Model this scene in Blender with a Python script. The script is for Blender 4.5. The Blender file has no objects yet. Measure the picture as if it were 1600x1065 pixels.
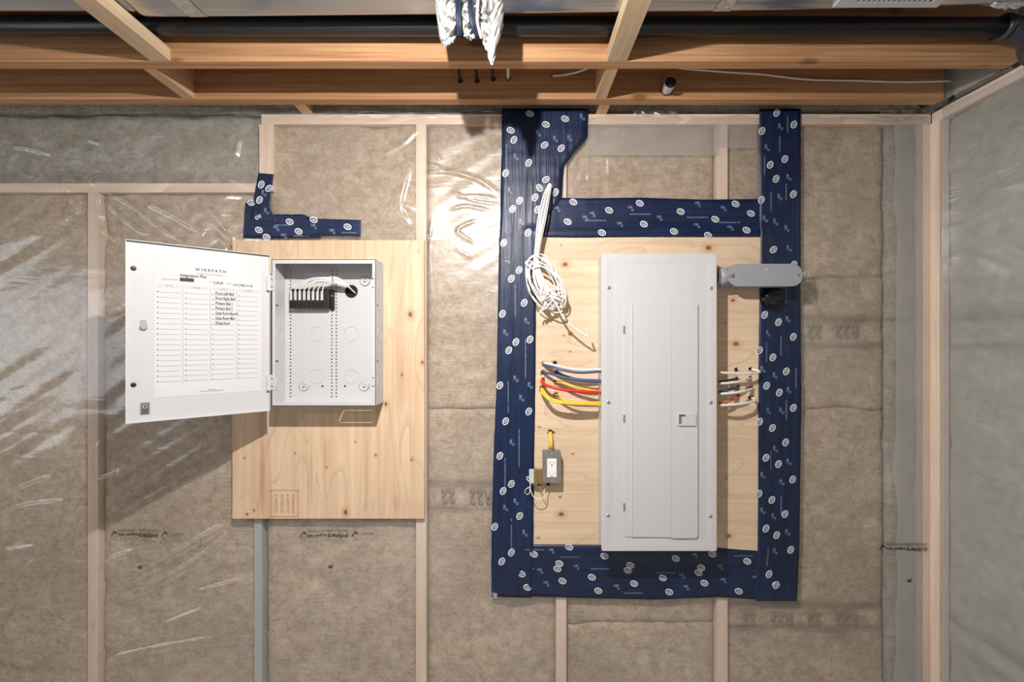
import bpy, bmesh, math, random
from mathutils import Vector, noise as mnoise
random.seed(7)
S = bpy.context.scene
COL = S.collection

# ------------------------------------------------------------------ camera, world, exposure
H = 1.55            # camera height above the floor (m); the framed wall face is the plane y = 0
D = 1.65            # camera to wall
F = 701.0           # focal length in pixels of the 1600 px wide frame
cam = bpy.data.objects.new('camera', bpy.data.cameras.new('camera'))
COL.objects.link(cam)
cam.location = (0, -D, H)
cam.rotation_euler = (math.pi / 2, 0, 0)
cam.data.sensor_width = 36
cam.data.lens = 36 * F / 1600
cam.data.clip_start = 0.02
S.camera = cam
w = bpy.data.worlds.new('world'); S.world = w; w.use_nodes = True
w.node_tree.nodes['Background'].inputs[0].default_value = (0.92, 0.96, 1.0, 1)
w.node_tree.nodes['Background'].inputs[1].default_value = 0.29
# daylight in the window of the left wall
XL = -3.2; WIN = (-2.3, -0.7, H - 0.50, H + 0.50)      # window opening: y0, y1, z0, z1
al = bpy.data.lights.new('window_daylight', 'AREA'); al.shape = 'RECTANGLE'; al.size = WIN[3] - WIN[2]; al.size_y = WIN[1] - WIN[0]
al.energy = 13.0; al.color = (0.86, 0.93, 1.0)
alo = bpy.data.objects.new('window_daylight', al); COL.objects.link(alo)
alo.location = (XL - 0.10, (WIN[0] + WIN[1]) / 2, (WIN[2] + WIN[3]) / 2); alo.rotation_euler = (0, -math.pi / 2, 0)
S.view_settings.view_transform = 'Standard'
S.view_settings.look = 'None'
S.view_settings.gamma = 1
S.view_settings.use_curve_mapping = False
S.view_settings.exposure = 0.06
BULB_W = 104.0

def W(x, y, d=D):
    """real point at depth d (metres from the camera plane) seen at frame position x, y"""
    return Vector(((x - 800) / F * d, d - D, H + (532.5 - y) / F * d))
def WX(x, d=D): return (x - 800) / F * d
def WZ(y, d=D): return H + (532.5 - y) / F * d

# ------------------------------------------------------------------ materials
class NT:
    def __init__(s, name):
        s.m = bpy.data.materials.new(name); s.m.use_nodes = True
        s.t = s.m.node_tree; s.n = s.t.nodes; s.l = s.t.links
        s.b = s.n['Principled BSDF']; s.out = s.n['Material Output']
    def add(s, typ, **kw):
        n = s.n.new(typ)
        for k, v in kw.items(): setattr(n, k, v)
        return n
    def link(s, a, b): s.l.new(a, b)
    def val(s, sock, v):
        if hasattr(v, 'links') or isinstance(v, bpy.types.NodeSocket): s.link(v, sock)
        else: sock.default_value = v
    def math(s, op, a, b=0.0, clamp=False):
        n = s.add('ShaderNodeMath', operation=op); n.use_clamp = clamp
        s.val(n.inputs[0], a); s.val(n.inputs[1], b); return n.outputs[0]
    def pos(s, scale=(1, 1, 1), rot=(0, 0, 0), rnd=False):
        g = s.add('ShaderNodeNewGeometry').outputs['Position']
        if rnd:
            oi = s.add('ShaderNodeObjectInfo').outputs['Random']
            m = s.math('MULTIPLY', oi, 17.0)
            a = s.add('ShaderNodeVectorMath', operation='ADD'); s.link(g, a.inputs[0]); s.link(m, a.inputs[1]); g = a.outputs[0]
        mp = s.add('ShaderNodeMapping'); s.link(g, mp.inputs['Vector'])
        mp.inputs['Scale'].default_value = scale; mp.inputs['Rotation'].default_value = rot
        return mp.outputs[0]
    def noise(s, vec, scale=1, detail=4, rough=0.5, dist=0.0):
        n = s.add('ShaderNodeTexNoise'); s.link(vec, n.inputs['Vector'])
        n.inputs['Scale'].default_value = scale; n.inputs['Detail'].default_value = detail
        n.inputs['Roughness'].default_value = rough; n.inputs['Distortion'].default_value = dist
        return n.outputs['Fac']
    def ramp(s, fac, stops):
        r = s.add('ShaderNodeValToRGB'); s.link(fac, r.inputs[0])
        e = r.color_ramp.elements
        while len(e) < len(stops): e.new(0.5)
        for i, (p, c) in enumerate(stops):
            e[i].position = p; e[i].color = (*c, 1) if len(c) == 3 else c
        return r.outputs[0]
    def maprange(s, v, a, b, c, d):
        n = s.add('ShaderNodeMapRange'); s.link(v, n.inputs[0])
        for i, q in enumerate((a, b, c, d)): n.inputs[1 + i].default_value = q
        return n.outputs[0]
    def mix(s, fac, a, b, mode='MIX'):
        n = s.add('ShaderNodeMix', data_type='RGBA', blend_type=mode)
        s.val(n.inputs[0], fac)
        for i, v in ((6, a), (7, b)):
            if isinstance(v, bpy.types.NodeSocket): s.link(v, n.inputs[i])
            else: n.inputs[i].default_value = (*v, 1)
        return n.outputs[2]
    def bump(s, h, strength=0.3, dist=0.01, target=None):
        n = s.add('ShaderNodeBump'); s.link(h, n.inputs['Height'])
        n.inputs['Strength'].default_value = strength; n.inputs['Distance'].default_value = dist
        s.link(n.outputs[0], (target or s.b).inputs['Normal']); return n.outputs[0]

def srgb(r, g, b):
    f = lambda c: (c / 255 / 12.92) if c / 255 <= 0.04045 else ((c / 255 + 0.055) / 1.055) ** 2.4
    return (f(r), f(g), f(b))

def plain(name, rgb, rough=0.5, metal=0.0, bump=0.0, bscale=60, var=0.06, spec=0.5):
    t = NT(name); c = srgb(*rgb)
    n = t.noise(t.pos(), bscale, 3)
    t.link(t.mix(n, tuple(x * (1 - var) for x in c), tuple(min(1, x * (1 + var)) for x in c)), t.b.inputs['Base Color'])
    t.b.inputs['Roughness'].default_value = rough; t.b.inputs['Metallic'].default_value = metal
    t.b.inputs['Specular IOR Level'].default_value = spec
    if bump: t.bump(n, bump, 0.003)
    return t.m

def wood(name, light, dark, axis='x', rough=0.65, streak=38, knots=0.5):
    t = NT(name)
    sc = {'x': (1.6, streak, streak), 'y': (streak, 1.6, streak), 'z': (streak, streak, 1.6)}[axis]
    v = t.pos(sc, rnd=True)
    g = t.noise(v, 1.0, 5, 0.55, 0.9)
    base = t.ramp(g, [(0.30, srgb(*dark)), (0.62, srgb(*light))])
    sc2 = {'x': (1, 4, 4), 'y': (4, 1, 4), 'z': (4, 4, 1)}[axis]
    big = t.noise(t.pos(sc2, rnd=True), 2.0, 3)
    col = t.mix(t.maprange(big, 0.3, 0.75, 0, 0.55), base, tuple(x * 0.72 for x in srgb(*dark)))
    kn = t.add('ShaderNodeTexVoronoi'); kn.inputs['Scale'].default_value = 3.4
    t.link(t.pos({'x': (0.8, 2, 2), 'y': (2, 0.8, 2), 'z': (2, 2, 0.8)}[axis], rnd=True), kn.inputs['Vector'])
    k = t.maprange(kn.outputs['Distance'], 0.045, 0.10, knots, 0.0)
    col = t.mix(k, col, tuple(x * 0.30 for x in srgb(*dark)))
    t.link(col, t.b.inputs['Base Color']); t.b.inputs['Roughness'].default_value = rough
    t.bump(g, 0.18, 0.002)
    return t.m

def plywood(name, light, dark, axis, knots, streaks=()):
    """veneer: fine grain along one axis, cathedral figure, listed knots (world x, z, radius)"""
    t = NT(name)
    sc = (1.5, 1, 42) if axis == 'x' else (42, 1, 1.5)
    g = t.noise(t.pos(sc), 1.0, 5, 0.6, 0.5)
    fig = t.noise(t.pos((1.2, 1, 6) if axis == 'x' else (6, 1, 1.0)), 1.0, 2, 0.4, 0.8)
    rings = t.math('FRACT', t.math('MULTIPLY', fig, 11.0))
    line = t.maprange(rings, 0.0, 0.16, 0.38, 0.0)
    col = t.ramp(g, [(0.28, srgb(*dark)), (0.6, srgb(*light))])
    col = t.mix(line, col, tuple(x * 0.62 for x in srgb(*dark)))
    blot = t.noise(t.pos(), 2.2, 3)
    col = t.mix(t.maprange(blot, 0.42, 0.75, 0, 0.5), col, tuple(x * 0.85 for x in srgb(*dark)))
    P = t.add('ShaderNodeNewGeometry').outputs['Position']
    sx = t.add('ShaderNodeSeparateXYZ'); t.link(P, sx.inputs[0])
    for (kx, kz, r, a) in knots:
        dx = t.math('MULTIPLY', t.math('SUBTRACT', sx.outputs[0], kx), 0.75 if axis == 'x' else 1.0)
        dz = t.math('MULTIPLY', t.math('SUBTRACT', sx.outputs[2], kz), 1.0 if axis == 'x' else 0.75)
        d = t.math('SQRT', t.math('ADD', t.math('MULTIPLY', dx, dx), t.math('MULTIPLY', dz, dz)))
        col = t.mix(t.maprange(d, r * 0.9, r * 2.6, 0.45 * a, 0), col, srgb(190, 128, 78))
        col = t.mix(t.maprange(d, r * 0.35, r, 0.9 * a, 0), col, srgb(96, 58, 34))
    for (x0, x1, z0, z1, a) in streaks:
        cx, cz = (x0 + x1) / 2, (z0 + z1) / 2
        ex = t.math('DIVIDE', t.math('SUBTRACT', sx.outputs[0], cx), (x1 - x0) / 2)
        ez = t.math('DIVIDE', t.math('SUBTRACT', sx.outputs[2], cz), (z1 - z0) / 2)
        d = t.math('ADD', t.math('MULTIPLY', ex, ex), t.math('MULTIPLY', ez, ez))
        m = t.math('MULTIPLY', t.maprange(d, 0.1, 1.0, a, 0), t.maprange(g, 0.35, 0.6, 1, 0.15))
        col = t.mix(m, col, srgb(150, 84, 52))
    t.link(col, t.b.inputs['Base Color']); t.b.inputs['Roughness'].default_value = 0.6
    t.bump(g, 0.12, 0.002)
    return t.m

def wool(name, a, b, c):
    t = NT(name)
    v = t.pos((1, 1, 1.15), rnd=True)
    n1 = t.noise(v, 26, 10, 0.80, 0.25); n2 = t.noise(v, 3.5, 3, 0.5)
    lines = t.noise(t.pos((10, 10, 150), rnd=True), 1.0, 3, 0.5)
    n3 = t.noise(v, 110, 3, 0.6)
    col = t.ramp(n1, [(0.33, srgb(*a)), (0.50, srgb(*b)), (0.66, srgb(*c))])
    col = t.mix(t.maprange(n2, 0.35, 0.7, 0, 0.5), col, srgb(*a))
    col = t.mix(t.maprange(n3, 0.35, 0.7, 0.0, 0.28), col, srgb(*c))
    col = t.mix(t.maprange(lines, 0.3, 0.7, 0.22, 0.0), col, srgb(*a))
    at = t.add('ShaderNodeAttribute', attribute_name='ink')
    ink = t.math('MULTIPLY', at.outputs['Fac'], t.maprange(n1, 0.25, 0.6, 0.45, 0.95))
    col = t.mix(ink, col, srgb(96, 84, 74))
    t.link(col, t.b.inputs['Base Color']); t.b.inputs['Roughness'].default_value = 0.95
    t.b.inputs['Specular IOR Level'].default_value = 0.1
    h = t.math('ADD', n1, t.math('MULTIPLY', n3, 0.3))
    h = t.math('ADD', h, t.math('MULTIPLY', lines, 0.25))
    t.bump(h, 0.75, 0.012)
    return t.m

def film(name, milk0, milk1, tint=(0.93, 0.93, 0.93), rough=0.13, bump=0.35):
    """thin clear polyethylene: see-through, slightly milky, glossy at folds and grazing angles"""
    t = NT(name); t.n.remove(t.b)
    tr = t.add('ShaderNodeBsdfTransparent'); tr.inputs[0].default_value = (0.965, 0.965, 0.96, 1)
    di = t.add('ShaderNodeBsdfDiffuse'); di.inputs[0].default_value = (*tint, 1)
    tl = t.add('ShaderNodeBsdfTranslucent'); tl.inputs[0].default_value = (*tint, 1)
    mt = t.add('ShaderNodeMixShader'); mt.inputs[0].default_value = 0.4
    t.link(di.outputs[0], mt.inputs[1]); t.link(tl.outputs[0], mt.inputs[2])
    n = t.noise(t.pos((1, 1, 0.8)), 2.3, 4, 0.55, 0.6)
    m1 = t.add('ShaderNodeMixShader'); t.link(t.maprange(n, 0.35, 0.7, milk0, milk1), m1.inputs[0])
    t.link(tr.outputs[0], m1.inputs[1]); t.link(mt.outputs[0], m1.inputs[2])
    gl = t.add('ShaderNodeBsdfGlossy'); gl.inputs['Roughness'].default_value = rough
    gl.inputs[0].default_value = (0.95, 0.97, 1, 1)
    gl2 = t.add('ShaderNodeBsdfGlossy'); gl2.inputs['Roughness'].default_value = 0.34; gl2.inputs[0].default_value = (0.92, 0.96, 1, 1)
    gm = t.add('ShaderNodeMixShader'); gm.inputs[0].default_value = 0.42
    t.link(gl.outputs[0], gm.inputs[1]); t.link(gl2.outputs[0], gm.inputs[2])
    lw = t.add('ShaderNodeLayerWeight'); lw.inputs[0].default_value = 0.5
    f = t.math('POWER', lw.outputs['Facing'], 4.0)
    f = t.math('ADD', t.math('MULTIPLY', f, 0.75), 0.10)
    # fine crinkle: long soft pleats, drawn on the diagonal
    h1 = t.noise(t.pos((3, 3, 14), (0, math.radians(32), 0)), 1.0, 3, 0.5, 0.6)
    h2 = t.noise(t.pos((14, 8, 14)), 1.0, 3, 0.55, 1.0)
    h = t.math('ADD', h1, t.math('MULTIPLY', h2, 0.10))
    bp = t.add('ShaderNodeBump'); t.link(h, bp.inputs['Height'])
    bp.inputs['Strength'].default_value = bump; bp.inputs['Distance'].default_value = 0.02
    t.link(bp.outputs[0], gl.inputs['Normal']); t.link(bp.outputs[0], gl2.inputs['Normal']); t.link(bp.outputs[0], lw.inputs['Normal'])
    m2 = t.add('ShaderNodeMixShader'); t.link(f, m2.inputs[0])
    t.link(m1.outputs[0], m2.inputs[1]); t.link(gm.outputs[0], m2.inputs[2])
    t.link(m2.outputs[0], t.out.inputs['Surface'])
    return t.m

def tape_mat(name, axis):
    t = NT(name)
    sc = (60, 1, 3) if axis == 'z' else (3, 1, 60)
    n = t.noise(t.pos(sc), 1.0, 4, 0.55, 0.5)
    blot = t.noise(t.pos(), 9, 3)
    c = t.mix(t.maprange(n, 0.35, 0.7, 0, 1), srgb(9, 24, 54), srgb(17, 40, 78))
    c = t.mix(t.maprange(blot, 0.55, 0.75, 0, 0.35), c, srgb(26, 54, 96))
    t.link(c, t.b.inputs['Base Color'])
    t.b.inputs['Roughness'].default_value = 0.42
    h = t.math('ADD', n, t.math('MULTIPLY', blot, 0.6))
    t.bump(h, 0.55, 0.006)
    return t.m

M = {}
M['stud'] = wood('stud_spruce', (242, 222, 202), (228, 202, 180), 'z', 0.7, 26, 0.35)
M['plate'] = wood('plate_spruce', (242, 222, 202), (228, 202, 180), 'x', 0.7, 26, 0.4)
M['plate_y'] = wood('plate_spruce_y', (242, 224, 206), (228, 206, 186), 'y', 0.7, 26, 0.4)
M['greystud'] = plain('narrow_grey_stud', (176, 180, 178), 0.6, 0.0)  # one even pale grey for the narrow stud
M['joist'] = wood('joist_fir', (214, 168, 124), (170, 116, 74), 'x', 0.6, 95, 0.7)
M['block'] = wood('blocking_fir', (222, 186, 146), (196, 152, 112), 'y', 0.65, 40, 0.4)
M['strap'] = wood('strap_spruce', (224, 200, 168), (196, 166, 134), 'y', 0.65, 40, 0.6)
M['osb'] = wood('subfloor', (150, 112, 76), (112, 78, 50), 'x', 0.8, 12, 0.3)
M['concrete'] = plain('concrete', (142, 140, 136), 0.9, 0, 0.4, 25, 0.12)
M['wool'] = wool('mineral_wool', (148, 126, 104), (204, 183, 157), (238, 223, 203))
M['woolg'] = wool('mineral_wool_grey', (136, 132, 120), (184, 180, 166), (222, 218, 206))
M['film'] = film('poly_film', 0.05, 0.18, bump=0.16)
M['film2'] = film('poly_film_doubled', 0.28, 0.40, (0.80, 0.78, 0.80), 0.25, 0.2)
M['filmr'] = film('poly_film_side', 0.26, 0.38, (0.84, 0.88, 0.87), 0.22, 0.3)
M['tape_z'] = tape_mat('navy_tape_upright', 'z')
M['tape_x'] = tape_mat('navy_tape_level', 'x')
M['logo'] = plain('tape_print_white', (228, 232, 238), 0.4)
M['logo_ink'] = plain('tape_print_navy', (16, 36, 72), 0.4)
M['logo_dim'] = plain('tape_print_faint', (138, 158, 190), 0.4)
M['white'] = plain('white_enamel', (198, 199, 201), 0.38, 0, 0.02, 200, 0.02)
M['panelwhite'] = plain('panel_enamel', (202, 203, 205), 0.34, 0, 0.03, 400, 0.02)
M['steel'] = plain('galvanized_steel', (198, 204, 213), 0.42, 0.0, 0.05, 40, 0.12)
M['boxsteel'] = plain('outlet_box_steel', (150, 148, 144), 0.5, 0.6, 0.1, 90, 0.2)
M['chrome'] = plain('chrome', (196, 196, 198), 0.3, 0.6)
M['paper'] = plain('label_paper', (206, 207, 210), 0.7, 0, 0, 30, 0.01)
M['ink'] = plain('black_ink', (38, 38, 40), 0.6)
M['rule'] = plain('grey_rule', (148, 148, 150), 0.6)
M['head'] = plain('grey_heading', (196, 196, 198), 0.6)
M['sticker'] = plain('grey_sticker', (120, 122, 124), 0.5)
M['black'] = plain('black_plastic', (30, 30, 32), 0.45)
M['hole'] = plain('dark_hole', (26, 20, 16), 0.9)
M['abs'] = plain('black_pipe', (34, 35, 38), 0.36, 0, 0.05, 60, 0.3)
M['absfit'] = plain('black_fitting', (62, 63, 70), 0.3)
M['pvc'] = plain('grey_pvc', (152, 156, 164), 0.45)
M['pvcw'] = plain('white_pvc', (206, 208, 210), 0.4)
M['cwhite'] = plain('white_jacket', (232, 230, 224), 0.4)
M['cblue'] = plain('blue_jacket', (58, 80, 122), 0.4)
M['cyellow'] = plain('yellow_jacket', (232, 188, 66), 0.4)
M['cred'] = plain('red_jacket', (206, 44, 36), 0.4)
M['corange'] = plain('orange_jacket', (206, 116, 74), 0.4)
M['cblack'] = plain('black_jacket', (32, 34, 38), 0.4)
M['outlet'] = plain('outlet_white', (240, 240, 238), 0.35)
M['brass'] = plain('transformer_tan', (150, 124, 82), 0.45, 0.4, 0.05, 80, 0.25)
M['wrap'] = plain('white_wrap', (164, 164, 162), 0.65, 0, 0.4, 50, 0.1)
M['navy'] = plain('navy_strap', (18, 32, 56), 0.5)
M['blob'] = plain('black_blob', (22, 18, 20), 0.45, 0, 0.5, 80, 0.3)  # near-black, bumpy surface for the lump under the fitting
M['fiber'] = plain('torn_wood_fibre', (150, 104, 62), 0.8)
M['stamp'] = plain('stamp_ink', (182, 138, 100), 0.7)
M['batt_ink'] = plain('batt_ink', (140, 124, 102), 0.9, 0, 0, 30, 0.35)
M['poly_ink'] = plain('film_print', (34, 28, 24), 0.6)
M['poly_dim'] = plain('film_print_faint', (116, 104, 92), 0.6)
M['porcelain'] = plain('porcelain', (230, 228, 222), 0.25)
t = NT('duct_metal')
n = t.noise(t.pos((0.7, 22, 22)), 1.0, 3, 0.5, 0.3)
t.link(t.ramp(n, [(0.3, srgb(176, 180, 186)), (0.7, srgb(216, 218, 220))]), t.b.inputs['Base Color'])
t.b.inputs['Metallic'].default_value = 0.92; t.b.inputs['Roughness'].default_value = 0.24
t.bump(n, 0.35, 0.01); M['duct'] = t.m
t = NT('foil'); n = t.noise(t.pos(), 70, 3)
t.link(t.ramp(n, [(0.3, srgb(190, 190, 194)), (0.7, srgb(236, 236, 238))]), t.b.inputs['Base Color'])
t.b.inputs['Metallic'].default_value = 0.85; t.b.inputs['Roughness'].default_value = 0.3
t.bump(n, 0.8, 0.006); M['foil'] = t.m
t = NT('clear_bulb_glass'); t.n.remove(t.b)
tr0 = t.add('ShaderNodeBsdfTransparent'); gl0 = t.add('ShaderNodeBsdfGlossy'); gl0.inputs['Roughness'].default_value = 0.05
mx0_ = t.add('ShaderNodeMixShader'); mx0_.inputs[0].default_value = 0.05
t.link(tr0.outputs[0], mx0_.inputs[1]); t.link(gl0.outputs[0], mx0_.inputs[2]); t.link(mx0_.outputs[0], t.out.inputs['Surface'])
M['bulb'] = t.m

# ------------------------------------------------------------------ object helpers
def tag(o, label, cat, group=None):
    o['label'] = label; o['category'] = cat
    if group: o['group'] = group
    return o
def root(name, label, cat, loc, group=None):
    o = bpy.data.objects.new(name, None); COL.objects.link(o); o.location = loc
    o.empty_display_size = 0.05
    return tag(o, label, cat, group)
def origin_of(p):
    v = Vector((0, 0, 0))
    while p is not None:
        v += p.location; p = p.parent
    return v
def obj(name, vs, fs, mat, parent=None, smooth=False, mats=None, fm=None):
    """one mesh object from world-space vertices"""
    vs = [Vector(v) for v in vs]
    if parent is None:
        lo = Vector([min(v[i] for v in vs) for i in range(3)]); hi = Vector([max(v[i] for v in vs) for i in range(3)])
        loc = Vector(((lo.x + hi.x) / 2, (lo.y + hi.y) / 2, lo.z)); off = loc
    else:
        lo = Vector([min(v[i] for v in vs) for i in range(3)]); hi = Vector([max(v[i] for v in vs) for i in range(3)])
        off = (lo + hi) / 2; loc = off - origin_of(parent)
    me = bpy.data.meshes.new(name)
    me.from_pydata([v - off for v in vs], [], fs)
    for m in (mats or [mat]): me.materials.append(m)
    if fm: me.polygons.foreach_set('material_index', fm)
    if smooth: me.polygons.foreach_set('use_smooth', [True] * len(me.polygons))
    me.update()
    o = bpy.data.objects.new(name, me); COL.objects.link(o)
    o.parent = parent; o.location = loc
    return o
def copy_of(src, delta, parent='same'):
    o = src.copy(); COL.objects.link(o); o.location = src.location + Vector(delta); return o

class G:
    """geometry collector in world space"""
    def __init__(s): s.v = []; s.f = []; s.m = []
    def add(s, vs, fs, mi=0):
        o = len(s.v); s.v += [Vector(v) for v in vs]; s.f += [tuple(i + o for i in f) for f in fs]; s.m += [mi] * len(fs); return s
    def box(s, x0, x1, y0, y1, z0, z1, bev=0.0, mi=0):
        if bev <= 0:
            vs = [(x, y, z) for x in (x0, x1) for y in (y0, y1) for z in (z0, z1)]
            fs = [(0, 1, 3, 2), (4, 6, 7, 5), (0, 4, 5, 1), (2, 3, 7, 6), (0, 2, 6, 4), (1, 5, 7, 3)]
            return s.add(vs, fs, mi)
        bm = bmesh.new(); bmesh.ops.create_cube(bm, size=1)
        for v in bm.verts:
            v.co = ((x0 + x1) / 2 + v.co.x * (x1 - x0), (y0 + y1) / 2 + v.co.y * (y1 - y0), (z0 + z1) / 2 + v.co.z * (z1 - z0))
        bmesh.ops.bevel(bm, geom=bm.edges[:], offset=bev, segments=2, affect='EDGES', profile=0.6)
        bm.normal_update(); bm.verts.index_update()
        s.add([v.co.copy() for v in bm.verts], [tuple(v.index for v in f.verts) for f in bm.faces], mi); bm.free(); return s
    def tube(s, pts, r, n=8, caps=True, mi=0, flat=1.0):
        pts = [Vector(p) for p in pts]; rings = []
        T = [(pts[min(i + 1, len(pts) - 1)] - pts[max(i - 1, 0)]).normalized() for i in range(len(pts))]
        up = Vector((0, 0, 1)) if abs(T[0].z) < 0.9 else Vector((1, 0, 0))
        nrm = (up - T[0] * up.dot(T[0])).normalized(); o = len(s.v)
        for i, p in enumerate(pts):
            nrm = (nrm - T[i] * nrm.dot(T[i])).normalized(); b = T[i].cross(nrm)
            rr = r[i] if isinstance(r, (list, tuple)) else r
            for k in range(n):
                a = 2 * math.pi * k / n
                s.v.append(p + nrm * (math.cos(a) * rr) + b * (math.sin(a) * rr * flat))
        for i in range(len(pts) - 1):
            for k in range(n):
                a = o + i * n + k; b_ = o + i * n + (k + 1) % n
                s.f.append((a, b_, b_ + n, a + n)); s.m.append(mi)
        if caps:
            s.f.append(tuple(o + k for k in range(n))[::-1]); s.m.append(mi)
            e = o + (len(pts) - 1) * n; s.f.append(tuple(e + k for k in range(n))); s.m.append(mi)
        return s
    def lathe(s, c, axis, prof, n=20, mi=0):
        """profile of (offset along axis, radius)"""
        c = Vector(c); ax = Vector(axis).normalized()
        u = ax.orthogonal().normalized(); v = ax.cross(u); o = len(s.v)
        for (h, r) in prof:
            for k in range(n):
                a = 2 * math.pi * k / n; s.v.append(c + ax * h + u * (math.cos(a) * r) + v * (math.sin(a) * r))
        for i in range(len(prof) - 1):
            for k in range(n):
                a = o + i * n + k; b = o + i * n + (k + 1) % n; s.f.append((a, b, b + n, a + n)); s.m.append(mi)
        s.f.append(tuple(o + k for k in range(n))[::-1]); s.m.append(mi)
        e = o + (len(prof) - 1) * n; s.f.append(tuple(e + k for k in range(n))); s.m.append(mi)
        return s
    def prism(s, poly, y0, y1, mi=0):
        """poly of (x, z) counter-clockwise seen from the camera, from y0 (front) to y1 (back)"""
        n = len(poly); o = len(s.v)
        s.v += [Vector((x, y0, z)) for x, z in poly] + [Vector((x, y1, z)) for x, z in poly]
        s.f.append(tuple(o + i for i in range(n))); s.f.append(tuple(o + n + i for i in range(n))[::-1])
        for i in range(n):
            j = (i + 1) % n; s.f.append((o + j, o + i, o + n + i, o + n + j))
        s.m += [mi] * (n + 2); return s
    def build(s, name, mat, parent=None, smooth=False, mats=None):
        return obj(name, s.v, s.f, mat, parent, smooth, mats, s.m if mats else None)

def rrect(x0, x1, z0, z1, r, n=6, corners=(1, 1, 1, 1)):
    """rounded rectangle, counter-clockwise from the lower right corner; corners = BR, TR, TL, BL"""
    out = []
    for (cx, cz, a0, on) in ((x1 - r, z0 + r, -90, corners[0]), (x1 - r, z1 - r, 0, corners[1]), (x0 + r, z1 - r, 90, corners[2]), (x0 + r, z0 + r, 180, corners[3])):
        if on:
            for k in range(n + 1):
                a = math.radians(a0 + 90 * k / n); out.append((cx + r * math.cos(a), cz + r * math.sin(a)))
        else:
            a = math.radians(a0 + 45); out.append((cx + r * math.copysign(1, math.cos(a)), cz + r * math.copysign(1, math.sin(a))))
    return out
def spline(pts, n=8):
    """Catmull-Rom through world points"""
    P = [Vector(p) for p in pts]; P = [P[0] * 2 - P[1]] + P + [P[-1] * 2 - P[-2]]; out = []
    for i in range(1, len(P) - 2):
        for k in range(n):
            t = k / n; a, b, c, d = P[i - 1], P[i], P[i + 1], P[i + 2]
            out.append(0.5 * ((2 * b) + (c - a) * t + (2 * a - 5 * b + 4 * c - d) * t * t + (3 * b - a - 3 * c + d) * t ** 3))
    out.append(P[-2]); return out
def px(pts, n=8): return spline([W(*p) for p in pts], n)

_tc = {}
def text2d(s, bold=False):
    """flat text outline: vertices (x, y) for a cap height near 0.7, starting at 0; faces; width"""
    if s in _tc: return _tc[s]
    cu = bpy.data.curves.new('lettering', 'FONT'); cu.body = s; cu.size = 1; cu.resolution_u = 2; cu.offset = 0.018
    o = bpy.data.objects.new('lettering', cu); COL.objects.link(o)
    dg = bpy.context.evaluated_depsgraph_get()
    me = bpy.data.meshes.new_from_object(o.evaluated_get(dg))
    vs = [(v.co.x, v.co.y) for v in me.vertices]; fs = [tuple(p.vertices) for p in me.polygons]
    bpy.data.objects.remove(o); bpy.data.curves.remove(cu); bpy.data.meshes.remove(me)
    wd = max([v[0] for v in vs] or [1]); _tc[s] = (vs, fs, wd); return _tc[s]
class Print:
    """flat print in a (u, v) plane, laid on a surface with a mapping to the world"""
    def __init__(s): s.v = []; s.f = []
    def add(s, vs, fs):
        o = len(s.v); s.v += vs; s.f += [tuple(i + o for i in f) for f in fs]; return s
    def rect(s, u0, v0, u1, v1): return s.add([(u0, v0), (u1, v0), (u1, v1), (u0, v1)], [(0, 1, 2, 3)])
    def text(s, st, u, v, size, rot=0.0, width=None, center=False, slant=0.0):
        vs, fs, wd = text2d(st)
        if not vs: return s
        kx = size if width is None else width / wd
        c, n = math.cos(rot), math.sin(rot); ou = -wd * kx / 2 if center else 0
        out = []
        for x, y in vs:
            a, b = x * kx + ou + y * size * slant, y * size
            out.append((u + a * c - b * n, v + a * n + b * c))
        return s.add(out, fs)
    def ring(s, u, v, ra, rb, wd, rot=0, n=16):
        c, q = math.cos(rot), math.sin(rot); vs = []
        for k in range(n):
            a = 2 * math.pi * k / n
            for f in (0, wd):
                x, y = math.cos(a) * (ra - f), math.sin(a) * (rb - f); vs.append((u + x * c - y * q, v + x * q + y * c))
        return s.add(vs, [(2 * k, 2 * ((k + 1) % n), 2 * ((k + 1) % n) + 1, 2 * k + 1) for k in range(n)])
    def ell(s, u, v, ra, rb, rot=0, n=14):
        c, q = math.cos(rot), math.sin(rot)
        return s.add([(u + math.cos(2 * math.pi * k / n) * ra * c - math.sin(2 * math.pi * k / n) * rb * q, v + math.cos(2 * math.pi * k / n) * ra * q + math.sin(2 * math.pi * k / n) * rb * c) for k in range(n)], [tuple(range(n))])
    def build(s, name, mat, parent, fn):
        return obj(name, [fn(u, v) for u, v in s.v], s.f, mat, parent)
def nz(x, y, z=0.0): return mnoise.noise(Vector((x, y, z)))
def smooth01(t): t = max(0.0, min(1.0, t)); return t * t * (3 - 2 * t)

# ------------------------------------------------------------------ setting: floor, ceiling frame, wall frames
XC = WX(1455)              # inside corner
YB = -4.6       # how far the basement is built to the left and behind the camera
ZT = WZ(178)               # top of the wall plates = underside of the joists
ZJ = ZT
M['slab'] = plain('floor_slab', (188, 186, 181), 0.85, 0, 0.3, 12, 0.1)
floor = G().box(XL, XC + 0.35, YB, 0.35, -0.1, 0).build('floor', M['slab']); floor['kind'] = 'structure'
ceiling = G().box(XL, XC + 0.35, YB, 0.35, ZJ + 0.235, ZJ + 0.253).build('ceiling', M['osb']); ceiling['kind'] = 'structure'
wall_back = G().box(XL, XC + 0.35, 0.17, 0.35, 0, ZJ).build('wall_back', M['concrete']); wall_back['kind'] = 'structure'
wall_right = G().box(XC + 0.17, XC + 0.35, YB, 0.17, 0, ZJ).build('wall_right', M['concrete']); wall_right['kind'] = 'structure'

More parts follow.
